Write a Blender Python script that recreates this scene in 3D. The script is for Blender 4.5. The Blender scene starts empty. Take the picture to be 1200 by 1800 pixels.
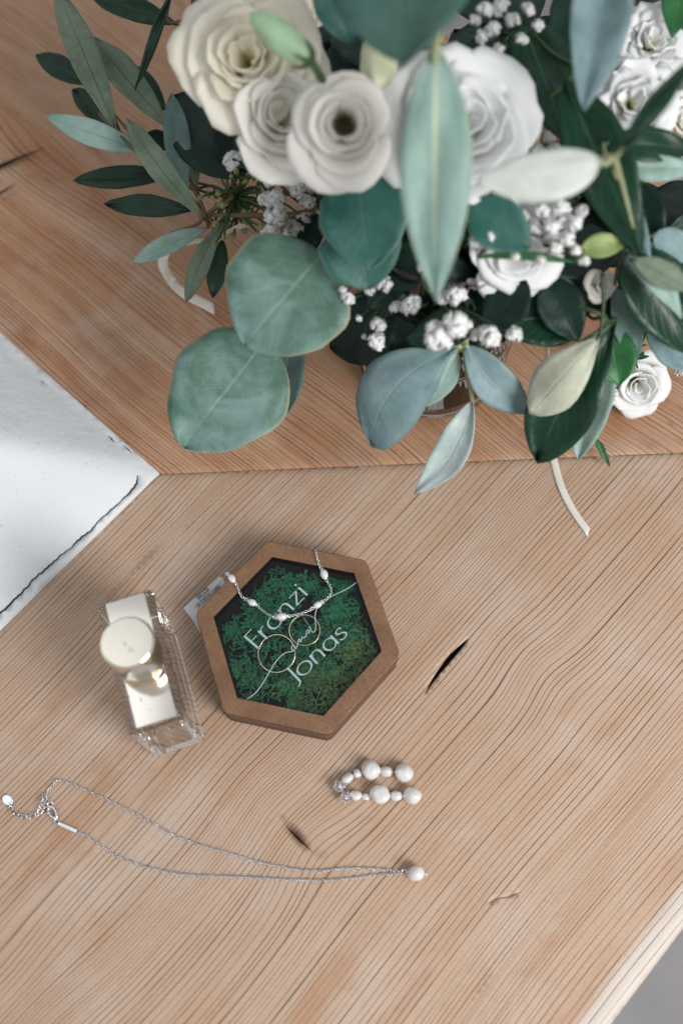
import bpy, math, random
import numpy as np
from mathutils import Vector, Matrix, geometry, noise as mnoise

rnd = random.Random(11)
sc = bpy.context.scene
COL = sc.collection
R = math.radians
CM = 0.01

# ------------------------------------------------------------------ camera
CAM_H, FPX, TILT = 0.47, 1750.0, R(22)
cam = bpy.data.objects.new('camera', bpy.data.cameras.new('camera'))
COL.objects.link(cam)
cam.location = (0, 0, CAM_H)
cam.rotation_euler = (TILT, 0, 0)
cam.data.sensor_fit = 'VERTICAL'
cam.data.sensor_height = 36.0
cam.data.lens = 35.0
cam.data.clip_start = 0.01
cam.data.clip_end = 20
cam.data.dof.use_dof = True
cam.data.dof.focus_distance = 0.478
cam.data.dof.aperture_fstop = 4.3
sc.camera = cam

# ------------------------------------------------------------------ light
world = bpy.data.worlds.new('World')
sc.world = world
world.use_nodes = True
world.node_tree.nodes['Background'].inputs[0].default_value = (0.93, 0.97, 1.0, 1)
world.node_tree.nodes['Background'].inputs[1].default_value = 0.45


def area_lamp(name, loc, target, sx, sy, power, col):
    l = bpy.data.lights.new(name, 'AREA')
    l.shape = 'RECTANGLE'
    l.size, l.size_y, l.energy, l.color = sx, sy, power, col
    o = bpy.data.objects.new(name, l)
    COL.objects.link(o)
    o.location = loc
    o.rotation_euler = (Vector(target) - Vector(loc)).to_track_quat('-Z', 'Y').to_euler()
    return o


area_lamp('window_light', (0.66, -0.44, 0.70), (0.0, 0.12, 0.0), 0.46, 0.62, 12.0, (1.0, 0.985, 0.96))
area_lamp('skylight', (-1.0, 0.15, 2.1), (-1.0, 0.15, 0.0), 1.1, 1.1, 3.0, (0.95, 0.98, 1.0))

sc.view_settings.view_transform = 'Standard'
sc.view_settings.look = 'None'
sc.view_settings.gamma = 1.0
sc.view_settings.exposure = 0.0
sc.render.engine = 'CYCLES'
cy = sc.cycles
cy.use_denoising = True
cy.max_bounces = 24
cy.transmission_bounces = 18
cy.glossy_bounces = 8
cy.diffuse_bounces = 7
cy.transparent_max_bounces = 16
cy.blur_glossy = 0.6
cy.sample_clamp_indirect = 8.0

# ------------------------------------------------------------------ helpers


def U(px, py, z=0.0):
    """photo pixel (1200x1800) met at height z (cm) -> point in metres"""
    cx, cyy = (px - 600) / FPX, (900 - py) / FPX
    d = Vector((cx, cyy * math.cos(TILT) + math.sin(TILT), cyy * math.sin(TILT) - math.cos(TILT)))
    t = (z * CM - CAM_H) / d.z
    return Vector((0, 0, CAM_H)) + d * t


def UB(px, py, z=0.0):
    """the bouquet spreads taller above the vase mouth"""
    return U(px, py, z + 0.42 * max(0.0, z - 6.0))


FWD = Vector((0, math.sin(TILT), -math.cos(TILT)))


def mpp(p):
    """metres covered by one photo pixel at point p"""
    return (p - Vector((0, 0, CAM_H))).dot(FWD) / FPX


def tag(o, label=None, cat=None, group=None, kind=None):
    if label: o['label'] = label
    if cat: o['category'] = cat
    if group: o['group'] = group
    if kind: o['kind'] = kind
    return o


def thing(name, label, cat, loc=(0, 0, 0), group=None):
    o = bpy.data.objects.new(name, None)
    o.empty_display_size = 0.01
    COL.objects.link(o)
    o.location = loc
    return tag(o, label, cat, group)


def attach(o, parent):
    if parent is None: return o
    o.parent = parent
    if parent.parent is None and parent.type == 'EMPTY':
        o.matrix_parent_inverse = Matrix.Translation(-Vector(parent.location))
    return o


def mesh(name, verts, faces, mat, parent=None, smooth=True, attrs=None, solid=0, bevel=0, sub=0, kind=None):
    me = bpy.data.meshes.new(name)
    me.from_pydata([tuple(v) for v in verts], [], [tuple(f) for f in faces])
    me.polygons.foreach_set('use_smooth', [smooth] * len(me.polygons))
    for k, a in (attrs or {}).items():
        me.attributes.new(k, 'FLOAT', 'POINT').data.foreach_set('value', np.asarray(a, dtype=np.float32))
    for m in (mat if isinstance(mat, (list, tuple)) else [mat]):
        me.materials.append(m)
    me.update()
    o = bpy.data.objects.new(name, me)
    COL.objects.link(o)
    attach(o, parent)
    if bevel:
        b = o.modifiers.new('bevel', 'BEVEL'); b.width = bevel; b.segments = 2; b.limit_method = 'ANGLE'; b.angle_limit = R(40)
    if sub:
        s = o.modifiers.new('sub', 'SUBSURF'); s.levels = sub; s.render_levels = sub
    if solid:
        s = o.modifiers.new('solid', 'SOLIDIFY'); s.thickness = solid; s.offset = 0
        if len(me.materials) > 1: s.material_offset = 1; s.material_offset_rim = 0
    if kind: o['kind'] = kind
    return o


class MB:
    def __init__(s): s.v, s.f, s.a = [], [], []

    def add(s, v, f, val=0.0):
        n = len(s.v)
        s.v += [tuple(p) for p in v]
        s.f += [tuple(i + n for i in q) for q in f]
        s.a += [val] * len(v)

    def build(s, name, mat, parent=None, attr=None, **kw):
        return mesh(name, s.v, s.f, mat, parent, attrs={attr: s.a} if attr else None, **kw)


def smooth_path(pts, n=8, closed=False):
    pts = [Vector(p) for p in pts]
    out = []
    m = len(pts)
    for i in range(m if closed else m - 1):
        p0 = pts[i - 1] if (i > 0 or closed) else pts[0] * 2 - pts[1]
        p1, p2 = pts[i], pts[(i + 1) % m]
        p3 = pts[(i + 2) % m] if (i + 2 < m or closed) else p2 * 2 - p1
        for k in range(n):
            t = k / n
            out.append(0.5 * ((2 * p1) + (p2 - p0) * t + (2 * p0 - 5 * p1 + 4 * p2 - p3) * t * t + (3 * p1 - p0 - 3 * p2 + p3) * t ** 3))
    if not closed: out.append(pts[-1])
    return out


def resample(path, step):
    d = [0.0]
    for a, b in zip(path, path[1:]): d.append(d[-1] + (b - a).length)
    n = max(2, int(round(d[-1] / step)) + 1)
    X = np.interp(np.linspace(0, d[-1], n), d, range(len(path)))
    res = []
    for x in X:
        i = min(int(x), len(path) - 2); f = x - i
        res.append(path[i].lerp(path[i + 1], f))
    return res


def frames(path, closed=False):
    fr = []
    ref = None
    n = len(path)
    for i, p in enumerate(path):
        a = path[(i - 1) % n] if (closed or i > 0) else path[0]
        b = path[(i + 1) % n] if (closed or i < n - 1) else path[-1]
        t = (b - a)
        t = t.normalized() if t.length > 1e-9 else Vector((0, 0, 1))
        if ref is None:
            ref = t.orthogonal().normalized()
        ref = (ref - t * ref.dot(t))
        ref = ref.normalized() if ref.length > 1e-9 else t.orthogonal().normalized()
        fr.append((t, ref, t.cross(ref)))
    return fr


def tube(path, rad, sides=6, closed=False):
    path = [Vector(p) for p in path]
    n = len(path)
    rr = rad if callable(rad) else (lambda t: rad)
    v, f = [], []
    for i, (p, (t, a, b)) in enumerate(zip(path, frames(path, closed))):
        r = rr(i / (n - 1))
        for k in range(sides):
            w = 2 * math.pi * k / sides
            v.append(p + a * (r * math.cos(w)) + b * (r * math.sin(w)))
    for i in range(n if closed else n - 1):
        j = (i + 1) % n
        for k in range(sides):
            l = (k + 1) % sides
            f.append((i * sides + k, i * sides + l, j * sides + l, j * sides + k))
    if not closed:
        f.append(tuple(range(sides))[::-1]); f.append(tuple((n - 1) * sides + k for k in range(sides)))
    return v, f


def sphere(c, r, ax=None, stretch=1.0, seg=20, rings=12, lump=0.0, seed=0):
    c = Vector(c)
    ax = Vector(ax).normalized() if ax is not None else Vector((0, 0, 1))
    q = Vector((0, 0, 1)).rotation_difference(ax)
    v, f = [], []
    for i in range(rings + 1):
        th = math.pi * i / rings
        for k in range(seg):
            ph = 2 * math.pi * k / seg
            d = Vector((math.sin(th) * math.cos(ph), math.sin(th) * math.sin(ph), math.cos(th)))
            m = 1 + lump * (mnoise.noise(d * 0.75 + Vector((seed * 3.7, seed, 1))) + 0.2 * mnoise.noise(d * 1.8 + Vector((seed, 5, seed))))
            v.append(c + q @ Vector((d.x * r * m, d.y * r * m, d.z * r * m * stretch)))
    for i in range(rings):
        for k in range(seg):
            l = (k + 1) % seg
            f.append((i * seg + k, (i + 1) * seg + k, (i + 1) * seg + l, i * seg + l))
    return v, f


def lathe(c, prof, seg=48, closed=False):
    c = Vector(c)
    v, f = [], []
    n = len(prof)
    for (r, z) in prof:
        for k in range(seg):
            w = 2 * math.pi * k / seg
            v.append(c + Vector((r * math.cos(w), r * math.sin(w), z)))
    for i in range(n if closed else n - 1):
        j = (i + 1) % n
        for k in range(seg):
            l = (k + 1) % seg
            f.append((i * seg + k, i * seg + l, j * seg + l, j * seg + k))
    return v, f


# ------------------------------------------------------------------ materials
class NT:
    def __init__(s, name):
        s.m = bpy.data.materials.new(name)
        s.m.use_nodes = True
        s.t = s.m.node_tree
        s.b = s.t.nodes['Principled BSDF']

    def n(s, kind, **kw):
        nd = s.t.nodes.new(kind)
        for k, v in kw.items():
            if k.startswith('i_'):
                nd.inputs[int(k[2:]) if k[2:].isdigit() else k[2:].replace('_', ' ')].default_value = v
            else:
                setattr(nd, k, v)
        return nd

    def l(s, a, b): s.t.links.new(a, b); return s

    def math(s, op, a, b=None, c=None, clamp=False):
        nd = s.n('ShaderNodeMath', operation=op, use_clamp=clamp)
        for i, x in enumerate((a, b, c)):
            if x is None: continue
            if isinstance(x, (int, float)): nd.inputs[i].default_value = x
            else: s.l(x, nd.inputs[i])
        return nd.outputs[0]

    def mix(s, fac, a, b, mode='MIX'):
        nd = s.n('ShaderNodeMix', data_type='RGBA', blend_type=mode)
        for i, x in ((0, fac), (6, a), (7, b)):
            if isinstance(x, (int, float)): nd.inputs[i].default_value = x
            elif isinstance(x, tuple): nd.inputs[i].default_value = (*x, 1) if len(x) == 3 else x
            else: s.l(x, nd.inputs[i])
        return nd.outputs[2]

    def ramp(s, x, stops, interp='LINEAR'):
        nd = s.n('ShaderNodeValToRGB')
        nd.color_ramp.interpolation = interp
        e = nd.color_ramp.elements
        while len(e) < len(stops): e.new(0.5)
        for q, (p, c) in zip(e, stops):
            q.position = p
            q.color = (c, c, c, 1) if isinstance(c, (int, float)) else (*c, 1)
        s.l(x, nd.inputs[0])
        return nd.outputs[0]

    def noise(s, vec, scale, detail=3, rough=0.55, dist=0.0):
        nd = s.n('ShaderNodeTexNoise')
        nd.inputs['Scale'].default_value = scale
        nd.inputs['Detail'].default_value = detail
        nd.inputs['Roughness'].default_value = rough
        nd.inputs['Distortion'].default_value = dist
        if vec is not None: s.l(vec, nd.inputs['Vector'])
        return nd.outputs[0]

    def pos(s): return s.n('ShaderNodeNewGeometry').outputs['Position']

    def attr(s, name): return s.n('ShaderNodeAttribute', attribute_name=name).outputs['Fac']

    def bump(s, h, strength=0.5, dist=0.0005):
        nd = s.n('ShaderNodeBump')
        nd.inputs['Strength'].default_value = strength
        nd.inputs['Distance'].default_value = dist
        s.l(h, nd.inputs['Height'])
        s.l(nd.outputs[0], s.b.inputs['Normal'])

    def set(s, **kw):
        for k, v in kw.items():
            i = s.b.inputs[k.replace('_', ' ')]
            if isinstance(v, tuple): i.default_value = (*v, 1) if len(v) == 3 else v
            elif isinstance(v, (int, float)): i.default_value = v
            else: s.l(v, i)
        return s


def simple(name, col, rough=0.5, metal=0.0, var=0.12, scale=60, bump=0.0, **kw):
    m = NT(name)
    p = m.pos()
    nz = m.noise(p, scale, 4)
    m.set(Base_Color=m.mix(m.ramp(nz, [(0.3, 0.0), (0.7, 1.0)]), tuple(c * (1 - var) for c in col), tuple(min(1, c * (1 + var)) for c in col)), Roughness=rough, Metallic=metal, **kw)
    if bump: m.bump(m.noise(p, scale * 6, 4), bump, 0.0003)
    return m.m


def s2l(r, g, b):
    return tuple((x / 255 / 12.92 if x / 255 <= 0.04045 else ((x / 255 + 0.055) / 1.055) ** 2.4) for x in (r, g, b))


def wood_material(name, pale, tan, line, stain, stain_lo, line_gain):
    m = NT(name)
    ring, gx, dark = m.attr('ring'), m.attr('along'), m.attr('dark')
    p = m.pos()
    cmb = m.n('ShaderNodeCombineXYZ')
    m.l(m.math('MULTIPLY', gx, 11.0), cmb.inputs[0]); m.l(m.math('MULTIPLY', ring, 0.4), cmb.inputs[1])
    wob = m.noise(cmb.outputs[0], 1.0, 2, 0.4)
    n1d = m.n('ShaderNodeTexNoise', noise_dimensions='1D'); m.l(ring, n1d.inputs['W'])
    n1d.inputs['Scale'].default_value = 0.30; n1d.inputs['Detail'].default_value = 1.0
    r2 = m.math('ADD', ring, m.math('MULTIPLY', m.math('SUBTRACT', n1d.outputs[0], 0.5), 1.5))
    r2 = m.math('ADD', r2, m.math('MULTIPLY', m.math('SUBTRACT', wob, 0.5), 0.40))
    fr = m.math('FRACT', r2)
    fl = m.math('FLOOR', r2)
    wn = m.n('ShaderNodeTexWhiteNoise', noise_dimensions='1D'); m.l(fl, wn.inputs['W'])
    rv = wn.outputs['Value']
    prof = m.ramp(fr, [(0.0, 0.0), (0.55, 0.05), (0.76, 0.22), (0.85, 0.80), (0.90, 1.0), (0.95, 0.55), (1.0, 0.0)])
    # fibre streaks, long along the grain
    c2 = m.n('ShaderNodeCombineXYZ')
    m.l(m.math('MULTIPLY', gx, 90.0), c2.inputs[0]); m.l(m.math('MULTIPLY', ring, 7.0), c2.inputs[1])
    fib = m.noise(c2.outputs[0], 1.0, 4, 0.65)
    c3 = m.n('ShaderNodeCombineXYZ')
    m.l(m.math('MULTIPLY', gx, 9.0), c3.inputs[0]); m.l(m.math('MULTIPLY', ring, 0.16), c3.inputs[1])
    zone = m.noise(c3.outputs[0], 1.0, 4, 0.6)
    big = m.noise(p, 9.0, 4, 0.6)
    fine = m.noise(p, 900.0, 2, 0.6)
    base = m.mix(m.ramp(zone, [(0.34, 0.0), (0.66, 1.0)]), pale, tan)
    base = m.mix(m.math('MULTIPLY', m.ramp(fib, [(0.42, 0.0), (0.72, 1.0)]), 0.30), base, tuple(c * 0.72 for c in tan))
    st = m.ramp(m.math('ADD', m.math('MULTIPLY', big, 0.6), m.math('MULTIPLY', zone, 0.4)), [(stain_lo, 0.0), (stain_lo + 0.13, 1.0)])
    base = m.mix(m.math('MULTIPLY', st, 0.62), base, stain)
    # worn, chalky patches
    worn = m.ramp(m.noise(p, 21.0, 5, 0.6, 0.5), [(0.48, 0.0), (0.68, 1.0)])
    base = m.mix(m.math('MULTIPLY', worn, 0.34), base, s2l(208, 194, 184))
    g = m.math('MULTIPLY', prof, m.math('MULTIPLY_ADD', rv, 0.5, 0.5))
    g = m.math('MULTIPLY', g, m.math('MULTIPLY_ADD', m.ramp(m.noise(c3.outputs[0], 2.3, 3), [(0.34, 0.15), (0.62, 1.0)]), 0.72, 0.26))
    g = m.math('MULTIPLY', g, m.math('MULTIPLY_ADD', fib, 0.9, 0.5))
    g = m.math('MULTIPLY', g, line_gain, clamp=True)
    col = m.mix(g, base, line)
    col = m.mix(m.math('MULTIPLY', m.math('SUBTRACT', fine, 0.35), 0.35, clamp=True), col, s2l(120, 92, 74))
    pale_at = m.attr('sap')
    col = m.mix(m.math('MULTIPLY', pale_at, 0.62), col, s2l(214, 208, 202))  # window light on the rounded front edge, painted in as whitish colour
    col = m.mix(m.ramp(m.math('ADD', dark, m.math('MULTIPLY', m.math('SUBTRACT', m.noise(c2.outputs[0], 0.5, 4), 0.5), 0.5)), [(0.25, 0.0), (1.0, 1.0)]), col, s2l(88, 56, 38))
    m.set(Base_Color=col, Roughness=m.math('MULTIPLY_ADD', fib, 0.25, 0.40), Specular_IOR_Level=0.4)
    h = m.math('ADD', m.math('MULTIPLY', g, -1.0), m.math('MULTIPLY', fib, 0.35))
    h = m.math('ADD', h, m.math('MULTIPLY', fine, 0.22))
    m.bump(h, 0.9, 0.0005)
    return m.m


M = {}
M['wood_front'] = wood_material('bench_wood_front', s2l(199, 173, 152), s2l(189, 155, 128), s2l(106, 68, 44), s2l(170, 114, 74), 0.555, 1.2)
M['wood_side'] = wood_material('bench_wood_side', s2l(200, 160, 130), s2l(185, 139, 106), s2l(102, 60, 38), s2l(164, 104, 66), 0.51, 1.2)
M['slot'] = simple('split_wood_inside', s2l(70, 48, 36), 0.9)


def plaster_mat():
    m = NT('white_plaster')
    p = m.pos()
    a = m.noise(p, 14, 5); b = m.noise(p, 240, 4, 0.7); c = m.noise(p, 70, 4)
    col = m.mix(m.ramp(a, [(0.35, 0), (0.7, 1)]), (0.68, 0.71, 0.74), (0.76, 0.785, 0.81))
    col = m.mix(m.ramp(m.noise(p, 420, 3), [(0.66, 0), (0.74, 0.6)]), col, (0.42, 0.42, 0.42))
    m.set(Base_Color=col, Roughness=0.75, Specular_IOR_Level=0.25)
    m.bump(m.math('ADD', m.math('MULTIPLY', c, 2.2), b), 0.42, 0.0010)
    return m.m


M['plaster'] = plaster_mat()
M['plaster_in'] = simple('crack_inside', (0.10, 0.10, 0.11), 0.9)
M['floor'] = simple('grey_floor', s2l(150, 147, 148), 0.6, 0, 0.1, 14)
M['silver'] = simple('silver', (0.82, 0.82, 0.84), 0.16, 1.0, 0.04)
M['silver_dark'] = simple('chain_silver', (0.72, 0.72, 0.75), 0.22, 1.0, 0.1)
M['cap'] = simple('satin_gold_cap', (0.90, 0.83, 0.72), 0.16, 1.0, 0.02)
M['gold'] = simple('pale_gold', (0.78, 0.63, 0.41), 0.08, 1.0, 0.02)
M['gold_plate'] = simple('gold_plate', (0.95, 0.89, 0.81), 0.10, 1.0, 0.02)
M['engrave'] = simple('engraving', (0.42, 0.36, 0.28), 0.4, 1.0)
M['ring_gold'] = simple('ring_gold', (0.93, 0.83, 0.62), 0.12, 1.0, 0.03)
M['paper'] = simple('paper', (0.78, 0.78, 0.80), 0.7, 0, 0.03)
M['ink'] = simple('ink', (0.04, 0.04, 0.045), 0.7)
M['letter'] = simple('white_print', s2l(172, 188, 194), 0.5, 0, 0.05)
M['ribbon'] = simple('satin_ribbon', (0.76, 0.72, 0.66), 0.35, 0, 0.05, 200, Sheen_Weight=0.3)


def pearl_mat():
    m = NT('pearl')
    p = m.pos()
    nz = m.noise(p, 260, 3)
    m.set(Base_Color=m.mix(nz, (0.68, 0.64, 0.625), (0.78, 0.77, 0.755)), Roughness=0.12, Specular_IOR_Level=0.8, Coat_Weight=1.0, Coat_Roughness=0.03, Coat_IOR=1.8, Subsurface_Weight=0.2, Subsurface_Scale=0.002, Sheen_Weight=0.2)
    m.b.inputs['Subsurface Radius'].default_value = (1, 0.9, 0.85)
    m.bump(m.noise(p, 300, 2), 0.2, 0.0004)
    return m.m


M['pearl'] = pearl_mat()


def box_wood(name, edge=False):
    m = NT(name)
    p = m.pos()
    a = m.noise(p, 55, 5, 0.65); b = m.noise(p, 700, 3, 0.7)
    col = m.mix(m.ramp(a, [(0.3, 0), (0.7, 1)]), s2l(118, 87, 65), s2l(150, 115, 88))
    col = m.mix(m.ramp(b, [(0.42, 0.0), (0.70, 0.5)]), col, s2l(92, 62, 43))
    if edge:  # laser-cut sheet edges, browned in layers
        sep = m.n('ShaderNodeSeparateXYZ'); m.l(p, sep.inputs[0])
        w = m.math('FRACT', m.math('MULTIPLY', m.math('ADD', sep.outputs[2], m.math('MULTIPLY', a, 0.0006)), 290.0))
        col = m.mix(m.ramp(w, [(0.0, 0.2), (0.45, 0.95), (0.6, 0.75), (1.0, 0.1)]), s2l(128, 100, 80), s2l(48, 32, 24))
    m.set(Base_Color=col, Roughness=0.6, Specular_IOR_Level=0.35)
    m.bump(b, 0.3, 0.0003)
    return m.m


M['box_top'] = box_wood('walnut_stained_sheet')
M['box_edge'] = box_wood('burnt_sheet_edge', True)
M['box_in'] = simple('box_inside', s2l(30, 23, 19), 0.85)


def moss_mat():
    m = NT('reindeer_moss')
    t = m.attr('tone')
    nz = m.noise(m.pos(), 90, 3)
    tip = m.ramp(m.math('DIVIDE', m.math('FLOOR', t), 5.0), [(0.2, 0.0), (1.0, 1.0)])  # tips paler by nature, brightened further in colour for light variation
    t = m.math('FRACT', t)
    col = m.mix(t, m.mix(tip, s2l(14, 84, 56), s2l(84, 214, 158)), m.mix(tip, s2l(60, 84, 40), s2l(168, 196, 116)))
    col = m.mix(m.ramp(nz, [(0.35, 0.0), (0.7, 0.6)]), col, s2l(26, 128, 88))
    m.set(Base_Color=col, Roughness=0.7)
    return m.m


M['moss'] = moss_mat()


def thin_glass(name, tint, refl=1.0, rough=0.0):
    m = NT(name)
    t = m.t
    tr = m.n('ShaderNodeBsdfTransparent'); tr.inputs[0].default_value = (*tint, 1)
    gl = m.n('ShaderNodeBsdfGlossy'); gl.inputs['Roughness'].default_value = rough; gl.inputs['Color'].default_value = (refl, refl, refl, 1)
    fz = m.n('ShaderNodeFresnel'); fz.inputs[0].default_value = 1.45
    mx = m.n('ShaderNodeMixShader')
    m.l(fz.outputs[0], mx.inputs[0]); m.l(tr.outputs[0], mx.inputs[1]); m.l(gl.outputs[0], mx.inputs[2])
    m.l(mx.outputs[0], t.nodes['Material Output'].inputs['Surface'])
    return m.m


M['pane'] = thin_glass('acrylic_pane', (0.96, 0.97, 0.97), 0.55)
M['vase'] = thin_glass('smoky_vase_glass', (0.965, 0.94, 0.92), 0.9)
M['water'] = thin_glass('vase_water', (0.96, 0.945, 0.92), 0.5)


def glass(name, col, ior, rough=0.0):
    m = NT(name)
    m.set(Base_Color=col, Roughness=rough, IOR=ior, Transmission_Weight=1.0)
    return m.m


M['glass'] = glass('clear_glass', (0.99, 0.99, 0.985), 1.47)
M['perfume'] = glass('perfume_liquid', (1.0, 0.985, 0.955), 0.925)
M['crystal'] = glass('crystal', (0.98, 0.98, 1.0), 1.7)


def leaf_mat(name, a, b, rib, ribw=0.05, ribamt=0.7, rim=None, rough=0.45, mott=70, bloom=0.0, trans=0.12, vamt=0.14):
    m = NT(name)
    p = m.pos()
    lu, lv = m.attr('lu'), m.attr('lv')
    al = m.math('ABSOLUTE', lu)
    n1 = m.noise(p, mott, 5, 0.65); n2 = m.noise(p, mott * 5, 3, 0.6)
    col = m.mix(m.ramp(n1, [(0.32, 0), (0.68, 1)]), a, b)
    col = m.mix(m.math('MULTIPLY', m.ramp(n2, [(0.4, 0), (0.7, 1)]), 0.25), col, tuple(c * 0.7 for c in a))
    if bloom:
        col = m.mix(m.math('MULTIPLY', m.ramp(m.noise(p, 38, 4, 0.6, 0.6), [(0.42, 0), (0.66, 1)]), bloom), col, s2l(158, 186, 186))
    vein = m.math('FRACT', m.math('ADD', m.math('MULTIPLY', lv, 9.0), m.math('MULTIPLY', al, -3.2)))
    vl = m.ramp(vein, [(0.0, 1.0), (0.07, 0.0), (0.93, 0.0), (1.0, 1.0)])
    col = m.mix(m.math('MULTIPLY', vl, vamt), col, rib)
    fade = m.ramp(lv, [(0.25, 1.0), (0.95, 0.1)])
    ribm = m.ramp(al, [(ribw * 0.4, 1.0), (ribw * 1.6, 0.0)])
    col = m.mix(m.math('MULTIPLY', m.math('MULTIPLY', ribm, fade), ribamt), col, rib)
    if rim:
        col = m.mix(m.math('MULTIPLY', m.ramp(al, [(0.93, 0.0), (0.985, 1.0)]), 0.7), col, rim)
    m.set(Base_Color=col, Roughness=rough, Specular_IOR_Level=0.4)
    m.bump(m.math('ADD', m.math('MULTIPLY', ribm, -1.2), m.math('ADD', m.math('MULTIPLY', vl, -0.4), n2)), 0.35, 0.0006)
    if trans:
        t = m.n('ShaderNodeBsdfTranslucent'); m.l(col, t.inputs[0])
        mx = m.n('ShaderNodeMixShader'); mx.inputs[0].default_value = trans
        m.l(m.b.outputs[0], mx.inputs[1]); m.l(t.outputs[0], mx.inputs[2])
        m.l(mx.outputs[0], m.t.nodes['Material Output'].inputs['Surface'])
    return m.m


def L(*c): return s2l(*c)


LM = {
    'euc': leaf_mat('eucalyptus_leaf', L(70, 106, 92), L(106, 140, 124), L(146, 168, 158), 0.03, 0.42, L(168, 164, 134), 0.5, 60, 0.55, vamt=0.2),
    'teal': leaf_mat('teal_leaf', L(34, 86, 78), L(52, 112, 100), L(80, 130, 116), 0.03, 0.35, L(110, 140, 126), 0.5, 50, 0.12),
    'pale': leaf_mat('pale_eucalyptus', L(118, 152, 142), L(146, 174, 164), L(196, 204, 168), 0.07, 0.85, L(170, 180, 150), 0.5, 45, 0.3),
    'topleaf': leaf_mat('grey_green_leaf', L(48, 86, 78), L(66, 100, 84), L(84, 120, 100), 0.03, 0.5, None, 0.5, 40, 0.1),
    'blue': leaf_mat('blue_eucalyptus', L(102, 132, 138), L(142, 164, 170), L(158, 178, 180), 0.03, 0.4, L(120, 140, 120), 0.5, 45, 0.45),
    'mint': leaf_mat('mint_leaf', L(140, 172, 160), L(176, 200, 190), L(110, 142, 124), 0.05, 0.5, None, 0.5, 60, 0.4),
    'silver': leaf_mat('silvery_leaf', L(172, 192, 190), L(204, 216, 214), L(150, 176, 168), 0.04, 0.5, None, 0.5, 50),
    'cream': leaf_mat('pale_leaf_underside', L(190, 196, 172), L(214, 216, 198), L(200, 200, 170), 0.04, 0.3, None, 0.5, 50),
    'white': leaf_mat('whitish_leaf', L(206, 212, 204), L(226, 230, 224), L(200, 206, 190), 0.04, 0.3, None, 0.5, 50),
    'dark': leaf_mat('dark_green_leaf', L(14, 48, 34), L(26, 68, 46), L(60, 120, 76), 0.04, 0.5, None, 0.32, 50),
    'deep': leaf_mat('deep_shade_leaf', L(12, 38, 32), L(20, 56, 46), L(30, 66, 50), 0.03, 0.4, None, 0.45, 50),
    'green': leaf_mat('green_leaf', L(34, 92, 54), L(52, 122, 66), L(110, 150, 96), 0.04, 0.5, None, 0.4, 50),
    'lime': leaf_mat('lime_bract', L(126, 150, 84), L(164, 180, 116), L(190, 200, 140), 0.05, 0.5, None, 0.45, 60),
    'olive': leaf_mat('olive_leaf', L(26, 54, 42), L(38, 72, 54), L(80, 104, 78), 0.05, 0.5, None, 0.4, 60),
    'sage': leaf_mat('olive_underside', L(102, 120, 100), L(134, 150, 128), L(60, 80, 58), 0.05, 0.75, None, 0.55, 70),
    'slate': leaf_mat('slate_leaf', L(88, 118, 112), L(112, 138, 134), L(140, 160, 150), 0.04, 0.5, None, 0.5, 60),
    'spot': leaf_mat('spotted_mint_leaf', L(138, 168, 156), L(172, 196, 186), L(110, 140, 124), 0.05, 0.6, None, 0.5, 60),
}
M['stem'] = simple('green_stem', s2l(58, 82, 48), 0.5, 0, 0.2)
M['stem_pale'] = simple('pale_stem', s2l(160, 168, 128), 0.5, 0, 0.15)
M['twig'] = simple('brown_twig', s2l(112, 92, 66), 0.6, 0, 0.2)
M['bud_green'] = simple('green_bud', s2l(128, 138, 84), 0.5, 0, 0.25, 200)


def petal_mat(name, inner, outer, trans=0.25):
    m = NT(name)
    p = m.pos()
    lu, lv = m.attr('lu'), m.attr('lv')
    n1 = m.noise(p, 60, 4)
    cmb = m.n('ShaderNodeCombineXYZ')
    m.l(m.math('MULTIPLY', lu, 22.0), cmb.inputs[0]); m.l(m.math('MULTIPLY', lv, 2.0), cmb.inputs[1])
    vv = m.noise(cmb.outputs[0], 1.0, 3)
    col = m.mix(m.ramp(lv, [(0.0, 0.0), (0.25, 0.35), (0.62, 1.0)]), inner, outer)
    col = m.mix(m.math('MULTIPLY', m.ramp(n1, [(0.35, 0), (0.75, 1)]), 0.08), col, inner)
    m.set(Base_Color=col, Roughness=0.6, Specular_IOR_Level=0.2)
    m.bump(m.math('ADD', vv, n1), 0.2, 0.0005)
    t = m.n('ShaderNodeBsdfTranslucent'); m.l(col, t.inputs[0])
    mx = m.n('ShaderNodeMixShader'); mx.inputs[0].default_value = trans
    m.l(m.b.outputs[0], mx.inputs[1]); m.l(t.outputs[0], mx.inputs[2])
    m.l(mx.outputs[0], m.t.nodes['Material Output'].inputs['Surface'])
    return m.m


PM = {
    'cream': petal_mat('cream_petal', L(246, 230, 186), L(254, 250, 238)),
    'white': petal_mat('white_petal', L(246, 238, 208), L(254, 252, 248)),
    'cool': petal_mat('cool_white_petal', L(243, 238, 214), L(249, 250, 252)),
    'olive': petal_mat('lisianthus_petal', L(214, 206, 156), L(253, 250, 246)),
}
M['anther'] = simple('olive_flower_eye', s2l(58, 54, 22), 0.6, 0, 0.3, 300)
M['floret'] = simple('baby_breath_white', (0.82, 0.82, 0.82), 0.6, 0, 0.05)
M['bud_white'] = simple('greenish_white_bud', s2l(206, 212, 178), 0.5, 0, 0.1, 120)
M['bud_pale_green'] = simple('pale_green_bud', s2l(164, 196, 160), 0.5, 0, 0.15, 120)

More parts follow.
